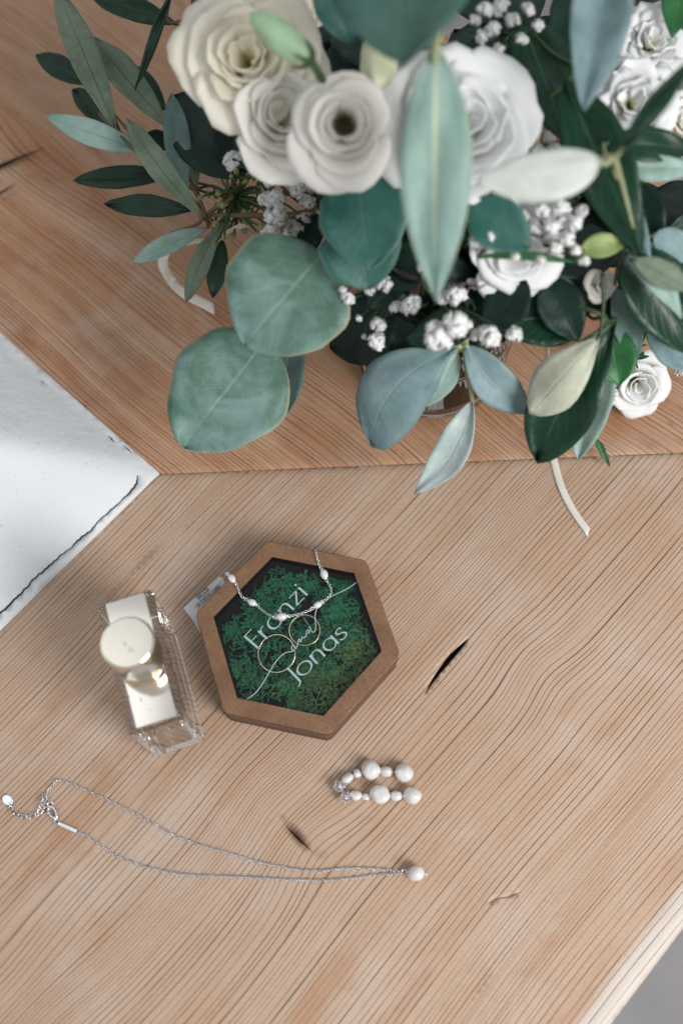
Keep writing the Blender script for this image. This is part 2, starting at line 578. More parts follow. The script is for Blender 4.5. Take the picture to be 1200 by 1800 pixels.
# ------------------------------------------------------------------ bench
C = U(280, 833).xy
ANG_A, ANG_B, ANG_F, ANG_M = R(137.7), R(-130.5), R(46.6), R(2.6)
dA = Vector((math.cos(ANG_A), math.sin(ANG_A)))
dB = Vector((math.cos(ANG_B), math.sin(ANG_B)))
dM = Vector((math.cos(ANG_M), math.sin(ANG_M)))
dF = Vector((math.cos(ANG_F), math.sin(ANG_F)))
G0 = (U(1073, 1800, -0.5).xy + U(1200, 1633, -0.5).xy) / 2
den = dM.x * dF.y - dM.y * dF.x
w = G0 - C
tM = (w.x * dF.y - w.y * dF.x) / den
P = C + dM * tM
nB = Vector((-dB.y, dB.x))
if (G0 - C).dot(nB) < 0: nB = -nB
nF = Vector((dF.y, -dF.x))
if (C - G0).dot(nF) < 0: nF = -nF          # towards the bench
nA = Vector((-dA.y, dA.x))
if (P - C).dot(nA) < 0: nA = -nA


def inside(pts, poly):
    x, y = pts[:, 0], pts[:, 1]
    r = np.zeros(len(pts), bool)
    j = len(poly) - 1
    for i in range(len(poly)):
        xi, yi, xj, yj = *poly[i], *poly[j]
        c = ((yi > y) != (yj > y)) & (x < (xj - xi) * (y - yi) / ((yj - yi) + 1e-15) + xi)
        r ^= c
        j = i
    return r


def sheet(outline, holes, step, extra=()):
    """triangulate an outline with holes; -> points (n,2), triangles, hole loops as index lists, outline loop"""
    O = np.array([tuple(p) for p in outline])
    S = 100.0
    lo, hi = O.min(0), O.max(0)
    gx, gy = np.meshgrid(np.arange(lo[0], hi[0], step), np.arange(lo[1], hi[1], step))
    g = np.stack([gx.ravel() + np.tile([0, step / 2], gx.size)[:gx.size] * 0, gy.ravel()], 1)
    g = g[inside(g, O)]
    coords, edges, loops = [], [], []

    def loop(pts, sub):
        idx = []
        n = len(pts)
        for i in range(n):
            a, b = np.array(pts[i]), np.array(pts[(i + 1) % n])
            k = max(1, int(np.linalg.norm(b - a) / sub)) if sub else 1
            for q in range(k):
                idx.append(len(coords)); coords.append(tuple((a + (b - a) * q / k) * S))
        for i in range(len(idx)): edges.append((idx[i], idx[(i + 1) % len(idx)]))
        loops.append(idx)
    loop([tuple(p) for p in outline], step * 2)
    keep = np.ones(len(g), bool)
    for h in holes:
        keep &= ~inside(g, np.array(h))
        loop(h, 0)
    for p in extra: coords.append((p[0] * S, p[1] * S))
    coords += [tuple(p * S) for p in g[keep]]
    v, e, f, ov, oe, of = geometry.delaunay_2d_cdt([Vector(c) for c in coords], edges, [], 0, 1e-5)
    V = np.array([tuple(p) for p in v]) / S
    T = np.array([t for t in f if len(t) == 3])
    cen = V[T].mean(1)
    ok = inside(cen, O)
    for h in holes: ok &= ~inside(cen, np.array(h))
    T = T[ok]
    mp = {}
    for i, l in enumerate(ov):
        for k in l: mp[k] = i
    # counter-clockwise
    a, b, c = V[T[:, 0]], V[T[:, 1]], V[T[:, 2]]
    cr = (b[:, 0] - a[:, 0]) * (c[:, 1] - a[:, 1]) - (b[:, 1] - a[:, 1]) * (c[:, 0] - a[:, 0])
    T[cr < 0] = T[cr < 0][:, ::-1]
    return V, T, [[mp[k] for k in l] for l in loops]


def on_surface(px, py, fz):
    z_ = 0.0
    for _ in range(30):
        p = U(px, py, z_ * 100)
        z_ = 0.5 * z_ + 0.5 * float(fz(np.array([p.x]), np.array([p.y]))[0])
    return U(px, py, z_ * 100)


def lens(px_path, widths, z=0.0, jag=0.0, seed=0, fz=None):
    """closed outline of a split following a pixel path"""
    path = smooth_path([on_surface(x, y, fz) if fz else U(x, y, z) for x, y in px_path], 6)
    n = len(path)
    r = random.Random(seed)
    up, dn = [], []
    fr = frames(path)
    for i, p in enumerate(path):
        t = fr[i][0].xy.normalized(); s = Vector((-t.y, t.x))
        w_ = np.interp(i / (n - 1), np.linspace(0, 1, len(widths)), widths) * mpp(p) / 2
        o = s * (r.uniform(-jag, jag) * mpp(p))
        up.append(tuple(p.xy + s * max(w_, 1e-5) + o)); dn.append(tuple(p.xy - s * max(w_, 1e-5) + o))
    return [tuple(path[0].xy)] + up[1:-1] + [tuple(path[-1].xy)] + dn[1:-1][::-1]


ringtab = {}


def ring_table(seed, n, mean):
    r = random.Random(seed)
    sp = [1 + 0.42 * math.sin(i * 0.17 + seed) * math.sin(i * 0.047 + 2) for i in range(n)]
    c = np.concatenate([[0], np.cumsum(sp)])
    return c / c[-1] * n * mean, np.arange(n + 1, dtype=float)


def bumps(x, y, al, ac, lst):
    d = np.zeros_like(x)
    for (px, py, sl, sa, amp, mode) in lst:
        c = U(px, py)
        s_ = (x - c.x) * al.x + (y - c.y) * al.y
        t_ = (x - c.x) * ac.x + (y - c.y) * ac.y
        e = np.exp(-(s_ / sl) ** 2 - (t_ / sa) ** 2)
        d += amp * e * (1 if mode == 'bend' else -np.tanh(t_ / (0.25 * sa)) if mode == 'knot' else s_ / sl)
    return d


def spots(x, y, lst):
    d = np.zeros_like(x)
    for (px, py, dx, dy, ln, wd, amp) in lst:
        c = U(px, py); e = U(px + dx, py + dy)
        a = (e - c).xy.normalized(); b = Vector((-a.y, a.x))
        k = mpp(c)
        s_ = ((x - c.x) * a.x + (y - c.y) * a.y) / (ln * k)
        t_ = ((x - c.x) * b.x + (y - c.y) * b.y) / (wd * k)
        d = np.maximum(d, amp * np.exp(-s_ ** 2 - t_ ** 2))
    return d


bench = thing('wooden_bench', 'weathered pine bench top of two mitred boards with raised grain', 'bench', (C.x, C.y, -0.035))


def board(name, outline, holes, mat, fring, falong, fz, fedge_light, fdark, step, thick, extra=(), label=None):
    V, T, loops = sheet(outline, holes, step, extra)
    x, y = V[:, 0], V[:, 1]
    z = fz(x, y)
    v = [(a, b, c) for a, b, c in zip(x, y, z)]
    f = [tuple(t) for t in T]
    mi = [0] * len(f)
    n0 = len(v)
    rg, al, sp, dk = list(fring(x, y)), list(falong(x, y)), list(fedge_light(x, y)), list(fdark(x, y))
    for li, lp in enumerate(loops):
        dep = thick if li == 0 else 0.006
        base = len(v)
        for i in lp:
            v.append((x[i], y[i], min(z[i] - 0.0005, -dep)))
            rg.append(rg[i]); al.append(al[i]); sp.append(sp[i]); dk.append(dk[i])
        m_ = len(lp)
        for k in range(m_):
            a, b = lp[k], lp[(k + 1) % m_]
            f.append((a, base + k, base + (k + 1) % m_, b)); mi.append(0 if li == 0 else 1)
        if li:
            f.append(tuple(base + k for k in range(m_))[::-1]); mi.append(1)
    o = mesh(name, v, f, [mat, M['slot']], bench, True, {'ring': rg, 'along': al, 'sap': sp, 'dark': dk})
    o.data.polygons.foreach_set('material_index', mi)
    sh = np.ones(len(f), bool); sh[len(T):] = False
    o.data.polygons.foreach_set('use_smooth', sh)
    if label: o['label'] = label
    return o


# front board (towards the viewer)
tabB = ring_table(3, 140, 0.325 / 140)


def ringB(x, y):
    d1 = (x - C.x) * nB.x + (y - C.y) * nB.y
    d2 = (x - G0.x) * nF.x + (y - G0.y) * nF.y
    u = d1 / (d1 + d2) * 0.325
    k = bumps(x, y, dF, nF, [
        (520, 1468, 0.024, 0.024, 0.0050, 'knot'), (490, 1435, 0.020, 0.026, 0.006, 'bend'),
        (945, 1175, 0.018, 0.026, 0.0042, 'bend'), (1010, 1240, 0.045, 0.05, 0.0015, 'skew'),
        (790, 1040, 0.05, 0.04, 0.0015, 'bend'), (420, 1590, 0.05, 0.05, 0.002, 'skew'),
        (30, 1770, 0.03, 0.03, 0.005, 'knot'), (310, 930, 0.06, 0.012, 0.005, 'knot'),
        (900, 1620, 0.08, 0.05, 0.002, 'bend'), (820, 920, 0.05, 0.05, 0.003, 'skew')])
    w_ = 0.0010 * np.sin(x * 19 + y * 13) + 0.0003 * np.sin(x * 57 - y * 31 + 1.3)
    return np.interp(u + k + w_, tabB[0], tabB[1])


def alongB(x, y): return x * dF.x + y * dF.y


RF = 0.006


def zB(x, y):
    d = np.clip(((x - G0.x) * nF.x + (y - G0.y) * nF.y), 0, None)
    q = np.clip(RF - d, 0, RF)
    z = -(RF - np.sqrt(np.maximum(RF ** 2 - q ** 2, 0)))
    dm = np.abs((x - C.x) * -dM.y + (y - C.y) * dM.x)
    return z - 0.0009 * np.exp(-(dm / 0.0016) ** 2)


def edge_lightB(x, y):
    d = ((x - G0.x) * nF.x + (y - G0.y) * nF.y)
    return np.clip((0.0135 - d) / 0.003, 0, 1)  # strip along the front edge that gets the painted light


def darkB(x, y):
    return spots(x, y, [(523, 1470, 28, 33, 34, 12, 1.05), (497, 1437, 10, 12, 12, 9, 0.55), (560, 1500, 10, 4, 26, 16, 0.4),
                        (255, 985, -100, 95, 60, 9, 0.62), (205, 1035, -100, 95, 55, 8, 0.5), (330, 925, -100, 95, 30, 9, 0.4),
                        (160, 1500, -60, 55, 18, 14, 0.3), (70, 1640, -10, 20, 20, 10, 0.3),
                        (880, 952, 6, 18, 16, 5, 0.5), (925, 982, 20, 6, 18, 4, 0.45), (866, 965, -14, 12, 16, 9, 0.4), (985, 955, -12, 10, 16, 8, 0.36), (795, 1290, 5, 14, 14, 5, 0.42), (800, 1308, 12, 4, 9, 5, 0.4), (1010, 925, 12, 4, 16, 6, 0.36), (930, 1620, -120, 160, 150, 5, 0.42), (850, 1730, -120, 160, 60, 9, 0.5), (1040, 1450, -120, 160, 60, 4, 0.35)])


fine_pts = []
kc = U(523, 1470)
for a_ in np.arange(-0.02, 0.02, 0.0009):
    for b_ in np.arange(-0.02, 0.02, 0.0009):
        fine_pts.append((kc.x + a_, kc.y + b_ + 0.0003 * math.sin(a_ * 900)))
slit = lens([(745, 1221), (762, 1194), (783, 1166), (803, 1143), (823, 1121)], [0.3, 5, 9, 7.5, 0.3], 0, 0.4, 2)
gouge = lens([(503, 1451), (514, 1464), (526, 1476), (538, 1487), (550, 1499)], [0.3, 2.6, 3.0, 1.8, 0.3], 0, 0.25, 4)
fine_pts = [p for p in fine_pts if not inside(np.array([p]), np.array(gouge))[0]]
nick = lens([(858, 1587), (872, 1580), (888, 1577), (900, 1573), (914, 1568)], [0.15, 0.9, 0.5, 0.9, 0.15], 0, 0.6, 5)
rows = []
for d in (0.0004, 0.001, 0.002, 0.0035, 0.006, 0.0100, 0.0138):
    for s in np.arange(-0.20, 0.34, 0.004):
        q = G0 + dF * float(s) + nF * d
        if (q - C).dot(Vector((dM.y, -dM.x))) > 0.002: rows.append((q.x, q.y))
for d in (0.0006, 0.0014, 0.003):
    for s in np.arange(0.003, tM - 0.01, 0.004):
        q = C + dM * float(s) + Vector((dM.y, -dM.x)) * d
        rows.append((q.x, q.y))
outB = [C, C + dB * 0.42, G0 - dF * 0.22, P]
board('board', outB, [slit, gouge, nick], M['wood_front'], ringB, alongB, zB, edge_lightB, darkB, 0.0028, 0.035, rows + fine_pts,
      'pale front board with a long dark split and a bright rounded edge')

# side board (running away to the upper left)
tabA = ring_table(9, 280, 0.00215)


def ringA(x, y):
    d1 = (x - C.x) * nA.x + (y - C.y) * nA.y + 0.03
    k = bumps(x, y, dA, nA, [(60, 250, 0.06, 0.05, 0.009, 'knot'), (130, 420, 0.08, 0.05, 0.006, 'bend'), (520, 760, 0.06, 0.05, 0.004, 'skew'),
                             (320, 600, 0.06, 0.04, 0.003, 'bend'), (1010, 770, 0.05, 0.04, 0.005, 'bend')])
    w_ = 0.0012 * np.sin(x * 27 - y * 29) + 0.0007 * np.sin(x * 59 + y * 47 + 0.7)
    return np.interp(d1 + k + w_, tabA[0], tabA[1])


def alongA(x, y): return x * dA.x + y * dA.y + 5.0


def zA(x, y):
    dm = np.abs((x - C.x) * -dM.y + (y - C.y) * dM.x)
    return -0.0004 - 0.0009 * np.exp(-(dm / 0.0016) ** 2)


def darkA(x, y):
    return spots(x, y, [(20, 285, -60, 22, 60, 12, 0.9), (90, 258, -60, 20, 40, 6, 0.4), (15, 345, -50, 30, 40, 8, 0.5), (255, 628, 12, 10, 8, 4, 0.6), (60, 470, 20, 14, 40, 18, 0.42), (40, 600, 20, 14, 50, 24, 0.45), (180, 700, 20, 14, 46, 12, 0.4), (300, 560, 20, 14, 30, 12, 0.38),
                        (640, 800, 10, -6, 10, 6, 0.4), (1180, 745, 12, 12, 14, 5, 0.6), (1165, 722, 6, 6, 6, 4, 0.6), (10, 640, 20, 20, 30, 20, 0.35)])


groove = lens([(-40, 312), (0, 292), (30, 278), (60, 266), (78, 258)], [5, 8, 4, 2, 0.3], 0, 0.8, 6)
groove2 = lens([(-20, 350), (0, 338), (14, 330), (26, 322)], [3, 4.5, 3, 0.3], 0, 0.6, 7)
rowsA = []
for d in (0.0006, 0.0014, 0.003):
    for s in np.arange(0.003, tM - 0.01, 0.004):
        q = C + dM * float(s) - Vector((dM.y, -dM.x)) * d
        rowsA.append((q.x, q.y))
outA = [C, P, P + dA * 0.62, C + dA * 0.62]
board('board', outA, [groove, groove2], M['wood_side'], ringA, alongA, zA, lambda x, y: x * 0, darkA, 0.0032, 0.035, rowsA,
      'redder side board with fine grain running to the upper left')

# ------------------------------------------------------------------ floor
fl = mesh('floor', [(-3, -3, -0.46), (3, -3, -0.46), (3, 3, -0.46), (-3, 3, -0.46)], [(0, 1, 2, 3)], M['floor'])
tag(fl, 'grey floor seen past the bench edge', 'floor', kind='structure')

# ------------------------------------------------------------------ plaster corner
SL = 0.95


def zP(x, y):
    a = -((x - C.x) * nA.x + (y - C.y) * nA.y)
    b = -((x - C.x) * nB.x + (y - C.y) * nB.y)
    k = 0.012
    h = np.clip(0.5 + 0.5 * (b - a) / k, 0, 1)
    m_ = b * (1 - h) + a * h - k * h * (1 - h)
    m_ = np.maximum(m_, 0)
    z = 0.0015 + SL * np.maximum(m_ - 0.004, 0) + 0.35 * np.minimum(m_, 0.004)
    z += 0.0012 * np.sin(x * 40 + 1) * np.sin(y * 33) * np.clip(m_ / 0.02, 0, 1)
    return z


zscale = 0.012
ck = [(242, 834), (240, 850), (228, 866), (213, 880), (196, 896), (176, 914), (158, 934), (140, 948), (122, 966), (103, 980), (84, 998), (62, 1016), (40, 1040), (18, 1062), (-14, 1092)]
cracks = [lens(ck, [0.5, 3.5, 3.0, 1.2, 2.4, 1.6, 2.6, 3.0, 1.4, 1.8, 2.6, 2.0, 2.6, 3.0, 2.4], 0.9, 0.9, 9, zP),
          lens([(190, 765), (196, 771), (203, 778)], [0.3, 2.6, 0.3], 0.5, 0.5, 10, zP),
          lens([(215, 780), (226, 790), (233, 798)], [0.3, 2.2, 0.3], 0.5, 0.5, 11, zP),
          lens([(72, 668), (76, 672), (80, 675)], [0.3, 2.0, 0.3], 0.6, 0.3, 13, zP)]
dI = (dA + dB).normalized()
outP = [C, C + dA * 0.40, C + dA * 0.40 + dB * 0.40, C + dB * 0.40]
V, T, loops = sheet(outP, cracks, 0.0045)
x, y = V[:, 0], V[:, 1]
z = zP(x, y)
v = [tuple(q) for q in zip(x, y, z)]
f = [tuple(t) for t in T]
mi = [0] * len(f)
for li, lp in enumerate(loops):
    b0 = len(v)
    for i in lp:
        v.append((x[i], y[i], -0.03 if li == 0 else z[i] - 0.004))
    for k in range(len(lp)):
        f.append((lp[k], b0 + k, b0 + (k + 1) % len(lp), lp[(k + 1) % len(lp)])); mi.append(min(li, 1))
    if li: f.append(tuple(b0 + k for k in range(len(lp)))[::-1]); mi.append(1)
po = mesh('plaster_corner', v, f, [M['plaster'], M['plaster_in']])
po.data.polygons.foreach_set('material_index', mi)
tag(po, 'white plastered sloping corner with a jagged black crack beside the bench', 'plaster wall')

# ------------------------------------------------------------------ vase
VC = U(755, 632)
vase = thing('glass_vase', 'smoky clear glass vase standing under the white bouquet', 'vase', VC)
vp = [(0.0, 0.001), (0.034, 0.001), (0.0385, 0.004), (0.0395, 0.012), (0.041, 0.07), (0.043, 0.128), (0.0437, 0.131), (0.0425, 0.1315), (0.0415, 0.128), (0.0395, 0.07), (0.0375, 0.013), (0.034, 0.010), (0.0, 0.0095)]
mesh('vase_wall', *lathe(VC, vp, 64), M['vase'], vase)
wp = [(0.0, 0.0102), (0.033, 0.0108), (0.0368, 0.014), (0.0388, 0.06), (0.0392, 0.075), (0.0, 0.0752)]
mesh('water', *lathe(VC, wp, 48), M['water'], vase)
MOUTH = Vector((VC.x, VC.y, 0.128))


def stem_to_vase(top, i, bend=0.0):
    """path from a bloom or twig node down through the mouth into the vase"""
    r = random.Random(i * 13 + 5)
    a = r.uniform(0, 6.28)
    m_ = MOUTH + Vector((math.cos(a) * 0.022, math.sin(a) * 0.022, 0))
    b_ = Vector((VC.x - math.cos(a) * 0.020, VC.y - math.sin(a) * 0.020, 0.016))
    return smooth_path([top, top.lerp(m_, 0.5) + Vector((0, 0, -0.010)), m_, b_], 6)


# ------------------------------------------------------------------ leaves
SHAPES = {
    'round': lambda v: (math.sin(math.pi * min(1, max(0, v)) ** 0.80)) ** 0.60,
    'ovate': lambda v: (math.sin(math.pi * v ** 0.80)) ** 0.72,
    'lance': lambda v: (math.sin(math.pi * v ** 0.86)) ** 0.88,
    'olive': lambda v: (math.sin(math.pi * v ** 1.12)) ** 0.72,
    'spat': lambda v: (math.sin(math.pi * v ** 1.35)) ** 0.52 if v > 0.25 else (math.sin(math.pi * v ** 1.35)) ** 0.52 * (0.45 + 2.2 * v),
    'obov': lambda v: (math.sin(math.pi * v ** 1.30)) ** 0.72,
}
NVL, NUL = 18, 8


def leaf(parent, b, t, wpx, shape='lance', mat='euc', arch=0.3, roll=0.0, bend=0.0, cup=0.26, name='leaf', wav=0.045, under='cream', free=False):
    B, T_ = UB(*b), UB(*t)
    ax = T_ - B
    ln = ax.length
    mid = (B + T_) / 2
    a = ax.normalized()
    n = (Vector((0, 0, CAM_H)) - mid).normalized() + Vector((0, 0, 0.5))
    n = (n - a * n.dot(a)).normalized()
    n = Matrix.Rotation(R(roll), 3, a) @ n
    s = a.cross(n)
    hw = wpx * mpp(mid) / 2
    fn = SHAPES[shape]
    sd = rnd.random() * 90
    v, f, lu, lv = [], [], [], []
    for i in range(NVL + 1):
        q = i / NVL
        q = 0.5 - 0.5 * math.cos(math.pi * q) if shape in ('round',) else q
        wd = max(fn(min(max(q, 1e-4), 1 - 1e-4)), 0.03) * hw
        par = 4 * q * (1 - q)
        c = B + ax * q + n * (arch * 0.25 * ln * par) + s * (bend * 0.25 * ln * par)
        for k in range(NUL + 1):
            u = k / NUL * 2 - 1
            e = wav * ln * (mnoise.noise(Vector((q * 3 + sd, u * 1.2, sd))) + 0.5 * mnoise.noise(Vector((q * 8, u * 2 + sd, sd))) * abs(u))
            edge = 1 + (0.10 if shape == 'round' else 0.05) * mnoise.noise(Vector((q * 4 + sd, (1 if u > 0 else -1) * 3, sd))) + 0.03 * mnoise.noise(Vector((q * 13 + sd, u * 3, 2)))
            v.append(c + s * (u * wd * edge) + n * (cup * wd * abs(u) ** 1.4 + e))
            lu.append(u); lv.append(q)
    W_ = NUL + 1
    for i in range(NVL):
        for k in range(NUL):
            f.append((i * W_ + k, i * W_ + k + 1, (i + 1) * W_ + k + 1, (i + 1) * W_ + k))
    return mesh(name, v, f, [LM[mat], LM[under]], parent, True, {'lu': lu, 'lv': lv}, solid=-0.0005)


def branch(name, label, cat, node, leaves, stems=(), i=0, mat='stem', sr=0.0012, group='stems of the bouquet', to_vase=True, loc=None):
    N = UB(*node)
    th = thing(name, label, cat, VC + Vector((0, 0, 0.016)) if to_vase else loc or N, group)
    mb = MB()
    if to_vase:
        mb.add(*tube(stem_to_vase(N, i), lambda t: sr * (0.8 + 0.5 * t), 7))
    for sp in stems:
        mb.add(*tube(smooth_path([UB(*q) for q in sp], 5), lambda t: sr * (0.9 - 0.35 * t), 6))
    for lf in leaves:
        b = lf[0]
        leaf(th, *lf[:4], **(lf[4] if len(lf) > 4 else {}))
        P0 = UB(*b)
        mid = P0.lerp(N, 0.5) + Vector((0, 0, -0.003))
        ln = (P0 - N).length
        if ln > 0.001 and not (len(lf) > 4 and lf[4].get('free')):
            ext = P0 + (UB(*lf[1]) - P0) * 0.05
            mb.add(*tube(smooth_path([N, mid, P0, ext], 5), lambda t: sr * (0.75 - 0.35 * t), 6))
    mb.build('stem', M[mat], th)
    return th


def D(**k): return k


branch('eucalyptus_branch', 'eucalyptus branch with two big round leaves hanging lowest left of the bouquet', 'branch', (600, 440, 11), [
    ((566, 446, 10.5), (432, 608, 9.0), 232, 'round', D(mat='euc', arch=0.16, cup=0.14, wav=0.07)),
    ((468, 600, 7.5), (322, 787, 6.0), 212, 'round', D(mat='euc', arch=0.14, cup=0.05, wav=0.07)),
    ((512, 598, 6.5), (492, 742, 5.5), 92, 'ovate', D(mat='slate', arch=0.1, roll=30)),
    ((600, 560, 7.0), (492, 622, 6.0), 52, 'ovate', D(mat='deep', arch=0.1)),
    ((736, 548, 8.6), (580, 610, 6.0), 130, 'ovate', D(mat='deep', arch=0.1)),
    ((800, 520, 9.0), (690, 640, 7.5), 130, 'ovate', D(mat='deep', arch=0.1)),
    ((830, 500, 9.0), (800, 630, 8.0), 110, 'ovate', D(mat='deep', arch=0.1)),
], stems=[[(600, 440, 11), (560, 520, 8.5), (512, 598, 6.8), (468, 600, 7.5)]], i=1)
branch('eucalyptus_branch', 'eucalyptus twig with two dark teal rounded leaves below the open flower with a dark eye', 'branch', (690, 360, 12), [
    ((628, 308, 13.0), (652, 472, 12.0), 158, 'round', D(mat='teal', arch=0.15, cup=0.12)),
    ((622, 392, 11.5), (648, 508, 10.5), 148, 'round', D(mat='teal', arch=0.2, cup=0.15)),
], i=2)
branch('eucalyptus_branch', 'long pale eucalyptus leaf with yellow midrib hanging before the large rose', 'branch', (772, 40, 18.0), [
    ((766, 82, 18.0), (766, 528, 14.0), 128, 'lance', D(mat='pale', arch=0.12, cup=0.12, roll=4)),
], stems=[[(772, 40, 18), (768, 70, 18.1), (764, 110, 17.9)]], i=3, mat='stem_pale', sr=0.0022)
branch('eucalyptus_branch', 'broad blurred grey-green leaf crossing the top edge of the photo', 'branch', (700, -120, 17.5), [
    ((700, -130, 18.5), (706, 114, 18.0), 262, 'ovate', D(mat='topleaf', arch=0.12, cup=0.1)),
    ((560, -60, 16.0), (622, 84, 14.5), 78, 'lance', D(mat='teal', arch=0.1)),
], i=4)
branch('eucalyptus_branch', 'drooping twig of blue-grey leaves ending in a twisted pale leaf before the vase', 'branch', (816, 600, 9.0), [
    ((806, 608, 9.0), (652, 784, 5.6), 128, 'spat', D(mat='blue', arch=0.5, bend=0.5, cup=-0.2)),
    ((818, 606, 9.0), (934, 728, 7.0), 72, 'lance', D(mat='blue', arch=0.25, bend=0.2, roll=12)),
    ((804, 616, 8.6), (738, 716, 7.0), 44, 'lance', D(mat='mint', arch=0.2, roll=-25, bend=-0.2)),
    ((830, 704, 7.0), (728, 868, 4.2), 60, 'lance', D(mat='silver', arch=0.35, bend=-0.45, roll=10, cup=0.3)),
], stems=[[(816, 600, 9), (822, 650, 8), (830, 706, 7)]], i=5, mat='stem_pale', sr=0.0019)
branch('leafy_branch', 'branch of dark green leaves with one pale underside hanging lowest right', 'branch', (1062, 555, 10.5), [
    ((1052, 592, 10.5), (930, 728, 8.0), 92, 'obov', D(mat='cream', arch=0.3, cup=-0.15)),
    ((1082, 560, 10.0), (944, 812, 6.5), 118, 'obov', D(mat='dark', arch=0.15, bend=0.12)),
    ((1066, 640, 7.5), (1016, 806, 5.5), 70, 'ovate', D(mat='mint', arch=0.2, roll=20)),
    ((1066, 552, 9.5), (1088, 676, 8.5), 74, 'obov', D(mat='green', arch=0.2)),
    ((1030, 552, 9.6), (866, 572, 9.6), 108, 'ovate', D(mat='dark', arch=0.2, cup=0.25)),
], stems=[[(1058, 480, 11.5), (1060, 530, 11), (1054, 594, 10.5)]], i=6)
branch('leafy_branch', 'forked twig with a whitish leaf over the large rose and dark blades beside it', 'branch', (1078, 274, 16.0), [
    ((1056, 284, 16.2), (836, 318, 16.0), 92, 'ovate', D(mat='white', arch=0.25, cup=-0.2, bend=-0.2)),
    ((992, 140, 14.5), (1128, 456, 12.5), 104, 'lance', D(mat='dark', arch=0.1, free=True)),
    ((1088, 268, 16.2), (1222, 96, 17.0), 36, 'lance', D(mat='dark', arch=0.1)),
    ((1060, 252, 14.0), (1226, 262, 13.5), 62, 'lance', D(mat='dark', arch=0.1)),
    ((1088, 298, 13.5), (1226, 298, 13.5), 46, 'lance', D(mat='mint', arch=0.1)),
    ((1090, 318, 13.0), (1142, 458, 12.0), 30, 'lance', D(mat='blue', arch=0.1)),
], stems=[[(1078, 274, 16), (1092, 320, 14.8), (1112, 400, 13.2)]], i=7, mat='stem_pale')
branch('leafy_branch', 'upright folded blue-grey leaf and dark leaves at the upper right', 'branch', (1020, 120, 14), [
    ((1072, -70, 16.5), (1026, 192, 15.5), 104, 'ovate', D(mat='blue', arch=0.12, cup=0.5, free=True)),
    ((920, 40, 13.5), (992, 250, 12.5), 112, 'ovate', D(mat='dark', arch=0.2)),
    ((1206, -60, 14.0), (1180, 66, 13.5), 66, 'lance', D(mat='green', arch=0.1, free=True)),
    ((1010, -40, 13.5), (985, 130, 13.0), 70, 'lance', D(mat='deep', arch=0.1)),
], i=8)
branch('leafy_branch', 'spray of dark and blue-grey leaves at the right edge above the small white rose', 'branch', (1092, 440, 12), [
    ((1098, 438, 12.0), (1222, 618, 9.5), 116, 'ovate', D(mat='dark', arch=0.2)),
    ((1098, 450, 12.6), (1196, 560, 11.5), 40, 'lance', D(mat='mint', arch=0.2, bend=-0.3)),
    ((1112, 456, 12.8), (1214, 512, 12.2), 46, 'lance', D(mat='sage', arch=0.2)),
    ((1138, 572, 9.5), (1216, 654, 8.5), 62, 'lance', D(mat='blue', arch=0.2, free=True)),
    ((1080, 505, 10.5), (1118, 636, 8.5), 50, 'lance', D(mat='slate', arch=0.2)),
    ((1148, 412, 12.0), (1216, 456, 11.5), 56, 'ovate', D(mat='blue', arch=0.2)),
    ((1104, 326, 12.0), (1160, 430, 11.5), 70, 'ovate', D(mat='deep', arch=0.2)),
    ((1100, 500, 10.0), (1080, 600, 9.0), 80, 'ovate', D(mat='deep', arch=0.2)),
], i=9)
branch('leafy_branch', 'short teal leaf with lime bract and thin green blade below the large rose', 'branch', (870, 400, 11), [
    ((826, 362, 13.0), (930, 436, 12.5), 92, 'round', D(mat='teal', arch=0.25)),
    ((1018, 440, 12.5), (1098, 428, 12.5), 42, 'ovate', D(mat='lime', arch=0.3, cup=0.4)),
    ((840, 452, 12.4), (1012, 462, 12.2), 15, 'lance', D(mat='green', arch=0.1, bend=-0.15)),
    ((880, 350, 13.0), (830, 372, 12.8), 34, 'ovate', D(mat='sage', arch=0.2)),
    ((960, 480, 10.5), (1010, 600, 9.5), 70, 'ovate', D(mat='slate', arch=0.1)),
], i=10)
